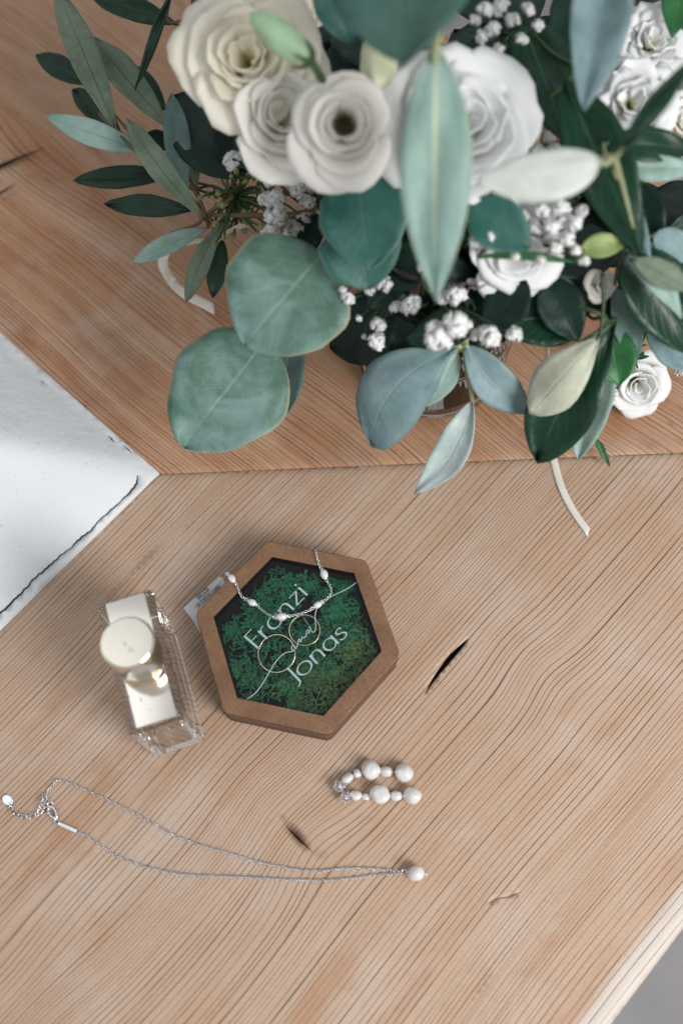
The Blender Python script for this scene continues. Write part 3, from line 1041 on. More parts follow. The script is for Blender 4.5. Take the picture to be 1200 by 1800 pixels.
# olive
branch('olive_branch', 'olive branch of narrow grey-green leaves reaching furthest left of the bouquet', 'branch', (362, 378, 7.5), [
    ((204, 230, 8.0), (100, -20, 9.0), 54, 'olive', D(mat='sage', arch=0.1)),
    ((294, 222, 8.0), (160, 66, 8.0), 54, 'olive', D(mat='sage', arch=0.1)),
    ((160, 152, 6.5), (64, 96, 6.5), 40, 'olive', D(mat='olive', arch=0.1)),
    ((292, 194, 6.8), (222, 116, 6.8), 42, 'olive', D(mat='olive', arch=0.1)),
    ((212, 232, 6.5), (128, 158, 6.5), 42, 'olive', D(mat='olive', arch=0.1)),
    ((266, 268, 7.6), (82, 202, 8.0), 44, 'olive', D(mat='mint', arch=0.15, bend=-0.12)),
    ((354, 380, 8.4), (223, 208, 9.0), 44, 'olive', D(mat='sage', arch=0.12, bend=-0.12)),
    ((324, 346, 7.6), (302, 164, 9.0), 46, 'olive', D(mat='slate', arch=0.1)),
    ((346, 330, 7.4), (318, 220, 8.0), 32, 'olive', D(mat='sage', arch=0.1, roll=30)),
    ((302, 308, 6.0), (130, 318, 5.6), 40, 'olive', D(mat='olive', arch=0.1)),
    ((342, 370, 6.4), (184, 358, 5.4), 40, 'olive', D(mat='olive', arch=0.1)),
    ((366, 400, 7.0), (234, 460, 6.0), 34, 'olive', D(mat='spot', arch=0.2)),
    ((390, 390, 7.6), (328, 530, 5.6), 36, 'olive', D(mat='sage', arch=0.15, bend=0.1)),
    ((392, 420, 5.4), (374, 524, 4.4), 36, 'olive', D(mat='olive', arch=0.1)),
    ((246, 262, 5.6), (300, 240, 5.6), 40, 'olive', D(mat='deep', arch=0.1)),
], stems=[[(362, 378, 7.5), (330, 340, 7.3), (296, 280, 7), (262, 262, 7), (204, 230, 7.6), (175, 200, 7.2)], [(410, 345, 8), (362, 378, 7.5), (345, 395, 7), (300, 410, 6)]],
    i=11, mat='twig', sr=0.0013)
branch('olive_branch', 'thin dark olive twig crossing the top left above the cream rose', 'branch', (376, 14, 9), [
    ((312, 44, 8.0), (158, -10, 8.0), 44, 'olive', D(mat='olive', arch=0.1)),
    ((302, -14, 8.6), (238, 158, 9.0), 17, 'lance', D(mat='olive', arch=0.05, free=True)),
    ((380, 8, 8.4), (328, 100, 8.0), 46, 'olive', D(mat='olive', arch=0.2, bend=0.2)),
    ((372, -30, 8.4), (340, 18, 8.0), 34, 'olive', D(mat='olive', arch=0.1)),
], stems=[[(376, 14, 9), (340, 28, 8.6), (296, 38, 8.4), (302, -14, 8.6)]], i=12, mat='twig', sr=0.001)
branch('leafy_branch', 'large dark teal leaf lying under the cream rose behind the olive leaves', 'branch', (470, 300, 8.5), [
    ((450, 300, 8.0), (302, 168, 8.5), 150, 'ovate', D(mat='deep', arch=0.15)),
    ((440, 210, 8.5), (400, 300, 8.0), 110, 'ovate', D(mat='deep', arch=0.15)),
    ((560, 380, 9.0), (500, 470, 8.5), 60, 'ovate', D(mat='deep', arch=0.15)),
], i=13)
# deep foliage filling the inside of the bouquet
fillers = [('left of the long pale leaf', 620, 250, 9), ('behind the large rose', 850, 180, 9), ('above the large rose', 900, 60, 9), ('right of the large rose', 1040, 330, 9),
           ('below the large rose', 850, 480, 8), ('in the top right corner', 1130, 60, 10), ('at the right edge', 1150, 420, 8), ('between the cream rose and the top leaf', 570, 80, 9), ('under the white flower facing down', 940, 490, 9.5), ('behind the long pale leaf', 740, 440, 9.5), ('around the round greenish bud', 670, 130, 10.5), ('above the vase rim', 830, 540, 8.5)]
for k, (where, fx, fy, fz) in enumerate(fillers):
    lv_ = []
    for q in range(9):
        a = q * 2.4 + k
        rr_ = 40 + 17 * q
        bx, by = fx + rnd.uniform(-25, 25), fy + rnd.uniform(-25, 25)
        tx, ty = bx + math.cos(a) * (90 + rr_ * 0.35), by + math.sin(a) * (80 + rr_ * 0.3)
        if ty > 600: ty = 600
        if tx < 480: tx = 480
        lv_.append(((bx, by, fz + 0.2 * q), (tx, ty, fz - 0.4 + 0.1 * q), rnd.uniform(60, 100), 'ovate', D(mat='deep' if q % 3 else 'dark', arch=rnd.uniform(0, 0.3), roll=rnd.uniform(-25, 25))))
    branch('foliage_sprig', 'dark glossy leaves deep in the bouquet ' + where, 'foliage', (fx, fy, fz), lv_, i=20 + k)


# twiggy unopened olive buds
bt = thing('bud_twig', 'twiggy cluster of small olive-green buds below the cream rose', 'twig', VC + Vector((0, 0, 0.016)), 'stems of the bouquet')
mb = MB(); kb = MB()
BN = UB(415, 348, 7.5)
mb.add(*tube(stem_to_vase(BN, 31), 0.0012, 6))
for q in range(46):
    a = rnd.uniform(0, 6.28); rr_ = rnd.uniform(18, 92)
    x_, y_ = 415 + math.cos(a) * rr_ * 0.9, 355 + math.sin(a) * rr_
    e = UB(x_, y_, 7.3 + rnd.uniform(-1.5, 1.3))
    md = BN.lerp(e, 0.5) + Vector((rnd.uniform(-1, 1), rnd.uniform(-1, 1), rnd.uniform(-1, 1))) * 0.003
    mb.add(*tube(smooth_path([BN, md, e], 4), lambda t: 0.0009 - 0.0003 * t, 5))
    kb.add(*sphere(e, rnd.uniform(0.0011, 0.0019), e - md, 1.5, 8, 6))
    if q % 2:
        e2 = md + (e - md).orthogonal().normalized() * 0.005
        mb.add(*tube([md, e2], 0.0005, 5)); kb.add(*sphere(e2, 0.0012, None, 1.3, 8, 6))
mb.build('stem', M['stem'], bt)
kb.build('buds', M['bud_green'], bt, kind='stuff')


# ------------------------------------------------------------------ flowers
def petal(parent, org, q, sc_, phi, hw, r0, r1, h, curl, mat, seed, z0=0.0, droop=0.0, ruf=0.04):
    nu, nv = 10, 9
    v, f, lu, lv = [], [], [], []
    for j in range(nv + 1):
        t = j / nv
        for i in range(nu + 1):
            s = i / nu * 2 - 1
            shape = (0.45 + 0.55 * math.sin(min(1, t * 1.25) * math.pi / 2))
            if t > 0.8: shape *= 1 - 0.10 * ((t - 0.8) / 0.2) ** 2
            ang = phi + s * hw * shape
            edge = 1 - 0.22 * s * s * t            # rounded top rim
            tt = t * edge
            rho = r0 + (r1 - r0) * math.sin(tt * math.pi / 2) ** 1.15
            cu = max(0.0, tt - 0.62) / 0.38
            rho += curl * cu ** 1.6
            zz = z0 + h * (tt ** 0.85) - droop * cu ** 1.8
            nn = 1.3 * mnoise.noise(Vector((ang * 1.5 + seed, t * 2.0, seed * 1.7)))
            n2 = mnoise.noise(Vector((ang * 4.5 + seed, t * 2.5, seed)))
            rho += ruf * (nn + 0.5 * n2) * t
            zz += ruf * n2 * t * 0.8
            v.append(org + q @ Vector((rho * math.cos(ang) * sc_, rho * math.sin(ang) * sc_, zz * sc_)))
            lu.append(s); lv.append(t)
    W_ = nu + 1
    for j in range(nv):
        for i in range(nu):
            f.append((j * W_ + i, j * W_ + i + 1, (j + 1) * W_ + i + 1, (j + 1) * W_ + i))
    return mesh('petal', v, f, mat, parent, True, {'lu': lu, 'lv': lv}, solid=0.0005)


def flower(name, label, px, py, z, rpx, nrm, mat, n=24, open_=0.0, i=0, cup=0.75, spread=1.0, eye=None, stem=True, cat='flower', ruf=0.05, group='white blooms of the bouquet'):
    ctr = UB(px, py, z)
    rad = rpx * mpp(ctr)
    nrm = Vector(nrm).normalized()
    q = Vector((0, 0, 1)).rotation_difference(nrm).to_matrix()
    org = ctr - nrm * rad * 0.55
    th = thing(name, label, cat, VC + Vector((0, 0, 0.016)) if stem else Vector((org.x, org.y, 0)), group)
    for k in range(n):
        fr = k / (n - 1)
        r1 = (0.10 + open_) + (0.78 - open_) * fr ** 0.95 * spread
        r0 = 0.03 + 0.22 * fr
        h = cup * (1.0 - 0.30 * fr ** 1.5) * (1 + 0.06 * math.sin(k * 4.7 + i))
        hw = 1.75 - 0.70 * fr
        curl = 0.02 + 0.26 * fr ** 1.6
        jr = random.Random(i * 100 + k)
        petal(th, org, q, rad, k * 2.4 + i + jr.uniform(-0.5, 0.5), hw * jr.uniform(0.85, 1.15), r0, r1 * jr.uniform(0.93, 1.08), h * jr.uniform(0.9, 1.1), curl * jr.uniform(0.5, 1.5), mat, i * 3.1 + k * 0.77, z0=0.10 * (1 - fr), droop=(0.05 + 0.25 * fr ** 2) * jr.uniform(0.4, 1.4), ruf=ruf * (0.8 + 1.4 * fr))
    if eye:
        mb = MB()
        mb.add(*sphere(org + nrm * rad * 0.42, rad * (0.10 + open_ * 0.5), nrm, 1.2, 16, 10, 0.2, i))
        for k in range(9):
            a = k * 0.698
            p0 = org + nrm * rad * 0.35 + q @ Vector((math.cos(a), math.sin(a), 0)) * rad * 0.08
            p1 = org + nrm * rad * 0.68 + q @ Vector((math.cos(a), math.sin(a), 0)) * rad * 0.13
            mb.add(*tube([p0, p1], rad * 0.022, 5)); mb.add(*sphere(p1, rad * 0.045, nrm, 1.4, 8, 6))
        mb.build('flower_eye', eye, th)
    gb = MB()
    gb.add(*sphere(org - nrm * rad * 0.02, rad * 0.2, nrm, 0.9, 14, 8))
    if stem:
        gb.add(*tube(stem_to_vase(org, i + 40), lambda t: 0.0017, 7))
    else:
        gb.add(*tube(smooth_path([org, org + Vector((0.012, 0.03, -0.006)), Vector((VC.x + 0.046, VC.y + 0.06, 0.004))], 5), 0.0016, 6))
    gb.build('stem', M['stem'], th)
    return th


flower('rose', 'full cream rose at the upper left of the bouquet', 436, 104, 14.0, 132, (-0.05, -0.45, 0.9), PM['cream'], 17, 0.05, 1, cup=0.8)
flower('rose', 'cream flower half out of the photo above the pale green bud', 510, 18, 13.5, 66, (0.1, 0.0, 1), PM['cream'], 12, 0.05, 2, cup=0.7)
flower('lisianthus', 'ruffled white bloom between the cream rose and the bloom with a dark eye', 496, 206, 13.4, 104, (0.2, -0.5, 0.9), PM['white'], 13, 0.12, 3, cup=0.75)
flower('lisianthus', 'open white bloom with a dark olive eye at the bouquet centre', 604, 220, 14.8, 99, (-0.05, -0.55, 0.85), PM['olive'], 14, 0.14, 4, cup=0.78, eye=M['anther'], ruf=0.035)
flower('rose', 'largest white rose behind the long pale leaf', 818, 222, 14.0, 138, (0.0, -0.45, 0.9), PM['cool'], 16, 0.04, 5, cup=0.85)
flower('rose', 'white flower facing down below the whitish leaf', 906, 444, 11.8, 98, (0.02, -0.8, 0.6), PM['cool'], 12, 0.06, 6, cup=0.7)
flower('carnation', 'ruffled white bloom at the right edge beside the folded leaf', 1112, 178, 13.2, 96, (-0.1, -0.5, 0.85), PM['cool'], 15, 0.08, 7, cup=0.6, ruf=0.12)
flower('carnation', 'white bloom in the top right corner of the bouquet', 1150, 66, 13.2, 74, (0.1, -0.3, 0.9), PM['cool'], 13, 0.08, 8, cup=0.6, ruf=0.12)
flower('carnation', 'white bloom cut by the right edge behind the dark blade', 1206, 210, 12.6, 58, (0.1, -0.4, 0.9), PM['white'], 11, 0.08, 9, cup=0.6, ruf=0.1)
flower('spray_rose', 'small white rose resting on the bench at the right edge', 1122, 678, 2.2, 60, (-0.05, -0.75, 0.62), PM['cool'], 13, 0.05, 10, cup=0.8, stem=False, group=None)
flower('spray_rose', 'tiny white bud peeping between dark leaves above the hanging branch', 1056, 500, 10.6, 30, (0.1, -0.6, 0.8), PM['white'], 9, 0.05, 11, cup=0.9)


def bud(label, b, t, rpx, mat, i):
    B, T_ = UB(*b), UB(*t)
    th = thing('flower_bud', label, 'flower bud', VC + Vector((0, 0, 0.016)), 'buds of the bouquet')
    ax = T_ - B
    c = (B + T_) / 2
    rr_ = rpx * mpp(c)
    n = 5
    mb = MB()
    st = ax.length / 2 / rr_
    vv, ff = sphere(c, rr_, ax, st, 20, 14)
    an = ax.normalized(); o1 = an.orthogonal().normalized(); o2 = an.cross(o1)
    out = []
    for p in vv:
        d = p - c
        a = math.atan2(d.dot(o2), d.dot(o1)); h = d.dot(an) / (ax.length / 2)
        k = 1 + 0.07 * math.cos(a * 4 + h * 2.2) - 0.22 * max(0, h) ** 2
        out.append(c + an * d.dot(an) + (d - an * d.dot(an)) * k)
    mesh('bud', out, ff, mat, th)
    g = MB()
    for k in range(5):
        a = k * 1.2566
        o = o1 * math.cos(a) + o2 * math.sin(a)
        g.add(*tube(smooth_path([B - an * rr_ * 0.1, B + an * rr_ * 0.25 + o * rr_ * 0.7, B + an * rr_ * 0.9 + o * rr_ * 1.04], 4), lambda t: rr_ * (0.24 - 0.2 * t), 6))
    g.build('sepals', M['stem'], th)
    mesh('stem', *tube(stem_to_vase(B, i), 0.0016, 6), M['stem'], th)


bud('pale green pointed bud lying over the cream rose', (546, 106, 16.0), (440, 24, 16.6), 27, M['bud_pale_green'], 61)
bud('round greenish white bud under the broad top leaf', (672, 66, 14.6), (660, 150, 15.2), 35, M['bud_white'], 62)


# ------------------------------------------------------------------ baby's breath
def blossom_mesh(seed):
    r = random.Random(seed)
    v, f = [], []
    for k in range(26):
        a = k * 2.4 + r.uniform(-0.4, 0.4)
        el = math.asin(1 - 1.3 * (k + 0.5) / 26)
        d = Vector((math.cos(a) * math.cos(el), math.sin(a) * math.cos(el), math.sin(el)))
        s1 = d.orthogonal().normalized(); s2 = d.cross(s1)
        c = d * r.uniform(0.50, 0.82)
        n0 = len(v)
        rot = r.uniform(0, 6.28)
        v.append(d * 0.35)
        for j in range(6):
            w_ = rot + j * 1.047
            rr2 = 0.38 * (1 + r.uniform(-0.3, 0.25))
            v.append(c + (s1 * math.cos(w_) + s2 * math.sin(w_)) * rr2 + d * r.uniform(-0.02, 0.28))
        v.append(c + d * 0.1)
        for j in range(6):
            f.append((n0 + 7, n0 + 1 + j, n0 + 1 + (j + 1) % 6)); f.append((n0, n0 + 1 + (j + 1) % 6, n0 + 1 + j))
    me = bpy.data.meshes.new('blossom')
    me.from_pydata([tuple(p) for p in v], [], f)
    me.polygons.foreach_set('use_smooth', [True] * len(f))
    me.materials.append(M['floret'])
    return me


BLM = [blossom_mesh(k) for k in range(5)]


def breath(label, node, pts, i):
    N = UB(*node)
    th = thing('babys_breath', label, 'filler flower', VC + Vector((0, 0, 0.016)), 'baby breath sprigs of the bouquet')
    mb = MB()
    mb.add(*tube(stem_to_vase(N, i), 0.0009, 5))
    off = Matrix.Translation(-Vector(th.location))
    for k, (px, py, z, r) in enumerate(pts):
        p = UB(px, py, z)
        o = bpy.data.objects.new('blossom', BLM[k % 5])
        COL.objects.link(o)
        o.parent = th
        o.matrix_parent_inverse = off
        o.location = p
        s = r * mpp(p)
        o.scale = (s, s, s * 0.9)
        o.rotation_euler = (R(rnd.uniform(5, 40)), R(rnd.uniform(-25, 25)), rnd.uniform(0, 6))
        md = N.lerp(p, 0.55) + Vector((rnd.uniform(-1, 1), rnd.uniform(-1, 1), rnd.uniform(-0.5, 0.5))) * 0.004
        mb.add(*tube(smooth_path([N, md, p - Vector((0, 0, s * 0.3))], 4), lambda t: 0.0006 - 0.0002 * t, 5))
        mb.add(*sphere(p - Vector((0, 0, s * 0.25)), s * 0.4, None, 1.2, 8, 6))
    mb.build('stem', M['stem'], th)


breath('white baby breath tuft beside the olive bud twigs', (470, 340, 8.5), [
    (411, 283, 10.0, 20), (446, 282, 9.5, 14), (484, 352, 9.8, 20), (466, 350, 9.4, 15), (487, 384, 9.6, 24), (478, 412, 9.4, 20), (500, 434, 9.4, 25), (520, 334, 10, 18),
    (516, 402, 9.0, 18), (534, 386, 9.0, 14), (502, 304, 10.2, 17), (540, 356, 9.6, 16), (552, 330, 9.6, 13), (474, 322, 9.6, 11)], 71)
breath('bright white baby breath clusters over the blue-grey twig before the vase', (770, 520, 9.5), [
    (768, 592, 11.0, 29), (802, 570, 11.4, 27), (857, 593, 11.0, 25), (903, 588, 11.0, 17), (838, 590, 10.2, 14), (724, 537, 10.6, 20), (696, 540, 10.2, 12),
    (800, 520, 10.6, 22), (776, 522, 10.4, 16), (830, 500, 10.6, 12), (742, 470, 12.5, 9), (782, 452, 12.6, 12)], 72)
breath('sparse baby breath blossoms hanging against dark leaves left of the blue twig', (690, 520, 9.0), [
    (664, 572, 9.6, 15), (662, 600, 9.4, 17), (610, 526, 10.2, 15), (650, 508, 10.2, 13), (676, 500, 10.4, 16), (630, 560, 9.6, 7), (602, 510, 10.4, 8), (640, 592, 9.2, 6), (700, 500, 10, 9)], 73)
breath('baby breath and pale buds between the whitish leaf and the lime bract', (970, 410, 11.0), [
    (950, 372, 13.0, 16), (985, 366, 13.0, 18), (1008, 392, 13.0, 18), (968, 400, 13.0, 16), (995, 420, 12.8, 15), (1022, 372, 12.8, 14), (940, 400, 12.8, 12), (1010, 440, 12.6, 12), (976, 436, 12.6, 14), (1025, 460, 12.4, 11),
    (860, 420, 12.6, 17), (836, 424, 12.4, 14), (905, 452, 12.8, 9), (950, 458, 12.8, 10), (920, 380, 12.8, 12)], 74)
breath('dim baby breath right of the large rose in the bouquet shade', (945, 255, 12.0), [
    (942, 262, 13.0, 13), (962, 244, 12.8, 11), (976, 262, 12.8, 12), (955, 226, 12.6, 10), (934, 240, 12.4, 10), (985, 232, 12.4, 9), (950, 282, 12.4, 9)], 75)
breath('blurred baby breath at the top edge above the large rose', (880, 60, 13.0), [
    (852, 20, 14.5, 17), (880, 12, 14.6, 17), (866, 52, 14.5, 15), (846, 66, 14.3, 13), (900, 36, 14.5, 15), (926, 18, 14.4, 14), (875, 88, 14.0, 12), (915, 70, 14.0, 13), (835, 36, 14.2, 12), (945, 46, 14.0, 12)], 76)
breath('few tiny white blossoms beside the small rose at the right edge', (1150, 560, 7.0), [
    (1182, 634, 6.4, 12), (1196, 652, 6.4, 12), (1078, 690, 5.6, 9), (1074, 706, 5.2, 8), (1190, 616, 6.6, 9)], 77)

# rosemary-like needles near the small rose
nd = thing('needle_sprig', 'thin sprig of pointed green needles beside the small white rose', 'sprig', U(1090, 640, 0.2))
mb = MB()
mb.add(*tube(smooth_path([UB(1040, 610, 4.5), UB(1080, 605, 4.8), UB(1112, 630, 4.6), UB(1130, 620, 4.6)], 5), 0.0008, 6))
mb.add(*tube(smooth_path([UB(1040, 610, 4.5), UB(1040, 690, 2.5), UB(1045, 770, 1.2)], 5), 0.0008, 6))
mb.build('stem', M['stem'], nd)
for (a, b, w_) in [((1088, 612, 4.8), (1116, 650, 4.4), 9), ((1108, 622, 4.7), (1120, 648, 4.4), 8), ((1112, 630, 4.6), (1140, 626, 4.8), 8), ((1045, 768, 1.2), (1071, 820, 0.4), 12), ((1100, 612, 4.7), (1136, 606, 4.9), 8)]:
    leaf(nd, a, b, w_, 'lance', 'green', arch=0.1, name='needle')


# ------------------------------------------------------------------ ribbons
def ribbon(label, pts, wpx, loc):
    path = smooth_path([U(*p[:3]) for p in pts], 8)
    rolls = np.interp(np.linspace(0, 1, len(path)), np.linspace(0, 1, len(pts)), [p[3] for p in pts])
    v, f = [], []
    fr = frames(path)
    n = len(path)
    for i, p in enumerate(path):
        t = fr[i][0]
        up = Vector((0, 0, 1)) if abs(t.z) < 0.9 else Vector((0, -1, 0))
        s = t.cross(up).normalized()
        s = Matrix.Rotation(R(float(rolls[i])), 3, t) @ s
        hw = wpx * mpp(p) / 2
        for k in (-1, -0.33, 0.33, 1):
            v.append(p + s * (hw * k) + t * (0.0015 * k if i == n - 1 else 0))
    for i in range(n - 1):
        for k in range(3):
            f.append((i * 4 + k, i * 4 + k + 1, i * 4 + 5 + k, i * 4 + 4 + k))
    o = mesh('ribbon', v, f, M['ribbon'], None, True, solid=0.0003)
    return tag(o, label, 'ribbon')


ribbon('narrow white ribbon tail lying on the bench below the bouquet', [(958, 560, 9, 50), (961, 620, 6, 60), (963, 680, 3, 40), (965, 750, 0.5, 10), (972, 806, 0.06, 0), (986, 856, 0.06, 0), (1006, 896, 0.06, 0), (1034, 936, 0.06, 0)], 13, None)
ribbon('curled cream ribbon end hanging under the olive leaves', [(430, 395, 8, 60), (370, 420, 5.6, 30), (310, 430, 4.4, 10), (287, 456, 3.4, -20), (298, 488, 2.4, -10), (322, 514, 1.4, 0), (376, 543, 0.5, 0)], 19, None)


# ------------------------------------------------------------------ hexagonal ring box
HC = Vector((-0.0206, 0.1207, 0.0))
HROT = R(-11.8)


def hexloop(Rr, cr, n=7):
    """rounded hexagon, counter-clockwise, n points to a corner"""
    out = []
    for k in range(6):
        a = HROT + k * math.pi / 3
        c = Vector((math.cos(a), math.sin(a))) * (Rr - cr / math.cos(math.pi / 6))
        for j in range(n):
            w_ = a - math.pi / 6 + (math.pi / 3) * j / (n - 1)
            out.append((c.x + cr * math.cos(w_), c.y + cr * math.sin(w_)))
    return out


def hexring(name, Ro, cro, Ri, cri, z0, z1, mats, parent, floor=None, bev=0.0005):
    lo, lb, li = hexloop(Ro, cro), hexloop(Ro - bev, cro), hexloop(Ri, cri)
    n = len(lo)
    v = []
    for loop_, z_ in ((lo, z0), (lo, z1 - bev), (lb, z1), (li, z1), (li, z0)):
        v += [(HC.x + a, HC.y + b, z_) for a, b in loop_]
    f, mi = [], []
    for r in range(5):
        s = (r + 1) % 5
        for k in range(n):
            l = (k + 1) % n
            f.append((r * n + k, r * n + l, s * n + l, s * n + k))
            mi.append({0: 1, 1: 0, 2: 0, 3: 2, 4: 2}[r])
    o = mesh(name, v, f, mats, parent, False)
    o.data.polygons.foreach_set('material_index', mi)
    return o


box = thing('ring_box', 'hexagonal brown wooden ring box with glass lid over green moss', 'ring box', (HC.x, HC.y, 0))
bm_ = [M['box_top'], M['box_edge'], M['box_in']]
hexring('base_frame', 0.0486, 0.0045, 0.0400, 0.0005, 0.0005, 0.0112, bm_, box)
hexring('middle_layer', 0.0481, 0.0045, 0.0400, 0.0005, 0.0113, 0.0127, [M['box_in'], M['box_edge'], M['box_in']], box)
hexring('lid_frame', 0.0488, 0.0045, 0.0400, 0.0005, 0.0128, 0.0200, bm_, box)
fl_ = hexloop(0.0405, 0.0005)
mesh('box_floor', [(HC.x + a, HC.y + b, z_) for z_ in (0.0010, 0.0030) for a, b in fl_], [tuple(range(len(fl_)))[::-1], tuple(range(len(fl_), 2 * len(fl_)))] + [(k, (k + 1) % len(fl_), len(fl_) + (k + 1) % len(fl_), len(fl_) + k) for k in range(len(fl_))], M['box_in'], box, False)
PZ = 1.82   # top of the pane, cm
pl_ = hexloop(0.0402, 0.0005)
mesh('glass_pane', [(HC.x + a, HC.y + b, z_) for z_ in (0.0164, PZ * CM) for a, b in pl_], [tuple(range(len(pl_)))[::-1], tuple(range(len(pl_), 2 * len(pl_)))] + [(k, (k + 1) % len(pl_), len(pl_) + (k + 1) % len(pl_), len(pl_) + k) for k in range(len(pl_))], M['pane'], box, False)

# moss
mr = random.Random(5)
mo = MB()


def grow(p, d, ln, r, depth, tone, zmax):
    e = p + d * ln
    if e.z > zmax:
        d = Vector((d.x, d.y, -0.15 * mr.random())).normalized(); e = p + d * ln
    q = Vector((e.x - HC.x, e.y - HC.y))
    if max(abs(q.x * math.cos(HROT + R(30 + 60 * h_)) + q.y * math.sin(HROT + R(30 + 60 * h_))) for h_ in range(3)) > 0.0338: return
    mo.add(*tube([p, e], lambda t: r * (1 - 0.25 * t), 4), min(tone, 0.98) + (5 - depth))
    if depth == 0: return
    for _ in range(2 if mr.random() < 0.8 else 3):
        nd_ = (d + Vector((mr.uniform(-1, 1), mr.uniform(-1, 1), mr.uniform(-0.5, 0.8))) * 0.95).normalized()
        grow(e, nd_, ln * mr.uniform(0.68, 0.95), r * 0.87, depth - 1, tone, zmax)


for k in range(190):
    a = mr.uniform(0, 6.28); rr_ = 0.0375 * math.sqrt(mr.random())
    p = Vector((HC.x + rr_ * math.cos(a), HC.y + rr_ * math.sin(a), 0.0032))
    loc2 = p - HC
    bare = mnoise.noise(Vector((loc2.x * 60, loc2.y * 60, 3.3)))
    zmax = 0.0085 + 0.0068 * min(1, max(0, 0.55 + 1.1 * bare + mr.uniform(-0.25, 0.25)))
    if bare < -0.5: continue
    if max(abs(loc2.x * math.cos(HROT + R(30 + 60 * h_)) + loc2.y * math.sin(HROT + R(30 + 60 * h_))) for h_ in range(3)) > 0.0335: continue
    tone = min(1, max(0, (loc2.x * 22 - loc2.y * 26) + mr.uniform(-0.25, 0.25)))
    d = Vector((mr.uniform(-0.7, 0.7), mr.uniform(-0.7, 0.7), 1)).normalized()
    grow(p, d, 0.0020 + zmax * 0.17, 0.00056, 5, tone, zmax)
mo.build('moss', M['moss'], box, attr='tone', kind='stuff')


def stroke(mb, pts, w_thick, w_thin, up, z0, z1, n=6, smooth=True):
    """flat lettering stroke with a broad-nib contrast; pts are 2D world vectors"""
    p3 = [Vector((p.x, p.y, 0)) for p in pts]
    path = smooth_path(p3, n) if (smooth and len(p3) > 2) else p3
    v, f = [], []
    m_ = len(path)
    for i, p in enumerate(path):
        a = path[max(0, i - 1)]; b = path[min(m_ - 1, i + 1)]
        t = (b - a).normalized()
        s = Vector((-t.y, t.x, 0))
        w_ = w_thin + (w_thick - w_thin) * abs(t.x * up.x + t.y * up.y) ** 1.5
        for zz in (z0, z1):
            v.append((p.x + s.x * w_ / 2, p.y + s.y * w_ / 2, zz)); v.append((p.x - s.x * w_ / 2, p.y - s.y * w_ / 2, zz))
    for i in range(m_ - 1):
        o_ = i * 4
        f += [(o_ + 2, o_ + 3, o_ + 7, o_ + 6), (o_, o_ + 4, o_ + 5, o_ + 1), (o_, o_ + 2, o_ + 6, o_ + 4), (o_ + 1, o_ + 5, o_ + 7, o_ + 3)]
    f += [(0, 1, 3, 2), (4 * m_ - 4, 4 * m_ - 2, 4 * m_ - 1, 4 * m_ - 3)]
    mb.add(v, f)


def arc(cx, cy_, rx, ry, a0, a1, n=14): return [(cx + rx * math.cos(R(a0 + (a1 - a0) * k / n)), cy_ + ry * math.sin(R(a0 + (a1 - a0) * k / n))) for k in range(n + 1)]


GL = {
    'F': ([[(0, 0), (0, 1)], [(0, 0.98), (0.40, 0.98)], [(0, 0.53), (0.34, 0.53)]], 0.52),
    'r': ([[(0, 0), (0, 0.64)], [(0, 0.36), (0.06, 0.52), (0.18, 0.62), (0.30, 0.62)]], 0.42),
    'a': ([arc(0.28, 0.32, 0.28, 0.32, 0, 360, 20), [(0.56, 0), (0.56, 0.64)]], 0.74),
    'n': ([[(0, 0), (0, 0.64)], [(0, 0.38), (0.08, 0.56), (0.25, 0.64), (0.40, 0.56), (0.44, 0.36), (0.44, 0)]], 0.66),
    'z': ([[(0, 0.61), (0.42, 0.61)], [(0.42, 0.61), (0, 0.03)], [(0, 0.03), (0.44, 0.03)]], 0.60),
    'i': ([[(0, 0), (0, 0.64)], [(0, 0.80), (0, 0.90)]], 0.20),
    'J': ([[(0.10, 1), (0.10, 0.05), (0.07, -0.10), (-0.04, -0.20), (-0.10, -0.20)]], 0.28),
    'o': ([arc(0.33, 0.32, 0.33, 0.33, 0, 360, 22)], 0.84),
    's': ([[(0.36, 0.54), (0.26, 0.63), (0.10, 0.60), (0.04, 0.49), (0.12, 0.38), (0.28, 0.29), (0.36, 0.16), (0.28, 0.03), (0.10, 0.0), (-0.02, 0.10)]], 0.40),
}


def word(txt, p0, p1, cap, parent, zc, mat, name='lettering'):
    O, E_ = U(*p0, zc).xy, U(*p1, zc).xy
    adv = [0]
    for ch in txt[:-1]: adv.append(adv[-1] + GL[ch][1])
    ex = (E_ - O).normalized()
    ey = Vector((-ex.y, ex.x))
    sx = (E_ - O).length / (adv[-1] + (0.36 if txt[-1] == 's' else 0))
    h = cap * mpp(U(*p0, zc))
    for ch, a in zip(txt, adv):
        mb = MB()
        for k, st in enumerate(GL[ch][0]):
            stroke(mb, [O + ex * (sx * (a + x_)) + ey * (h * y_) for x_, y_ in st], h * 0.115, h * 0.042, ey, zc * CM, zc * CM + 0.0001 + 0.00003 * k)
        mb.build('letter', mat, parent, smooth=False)


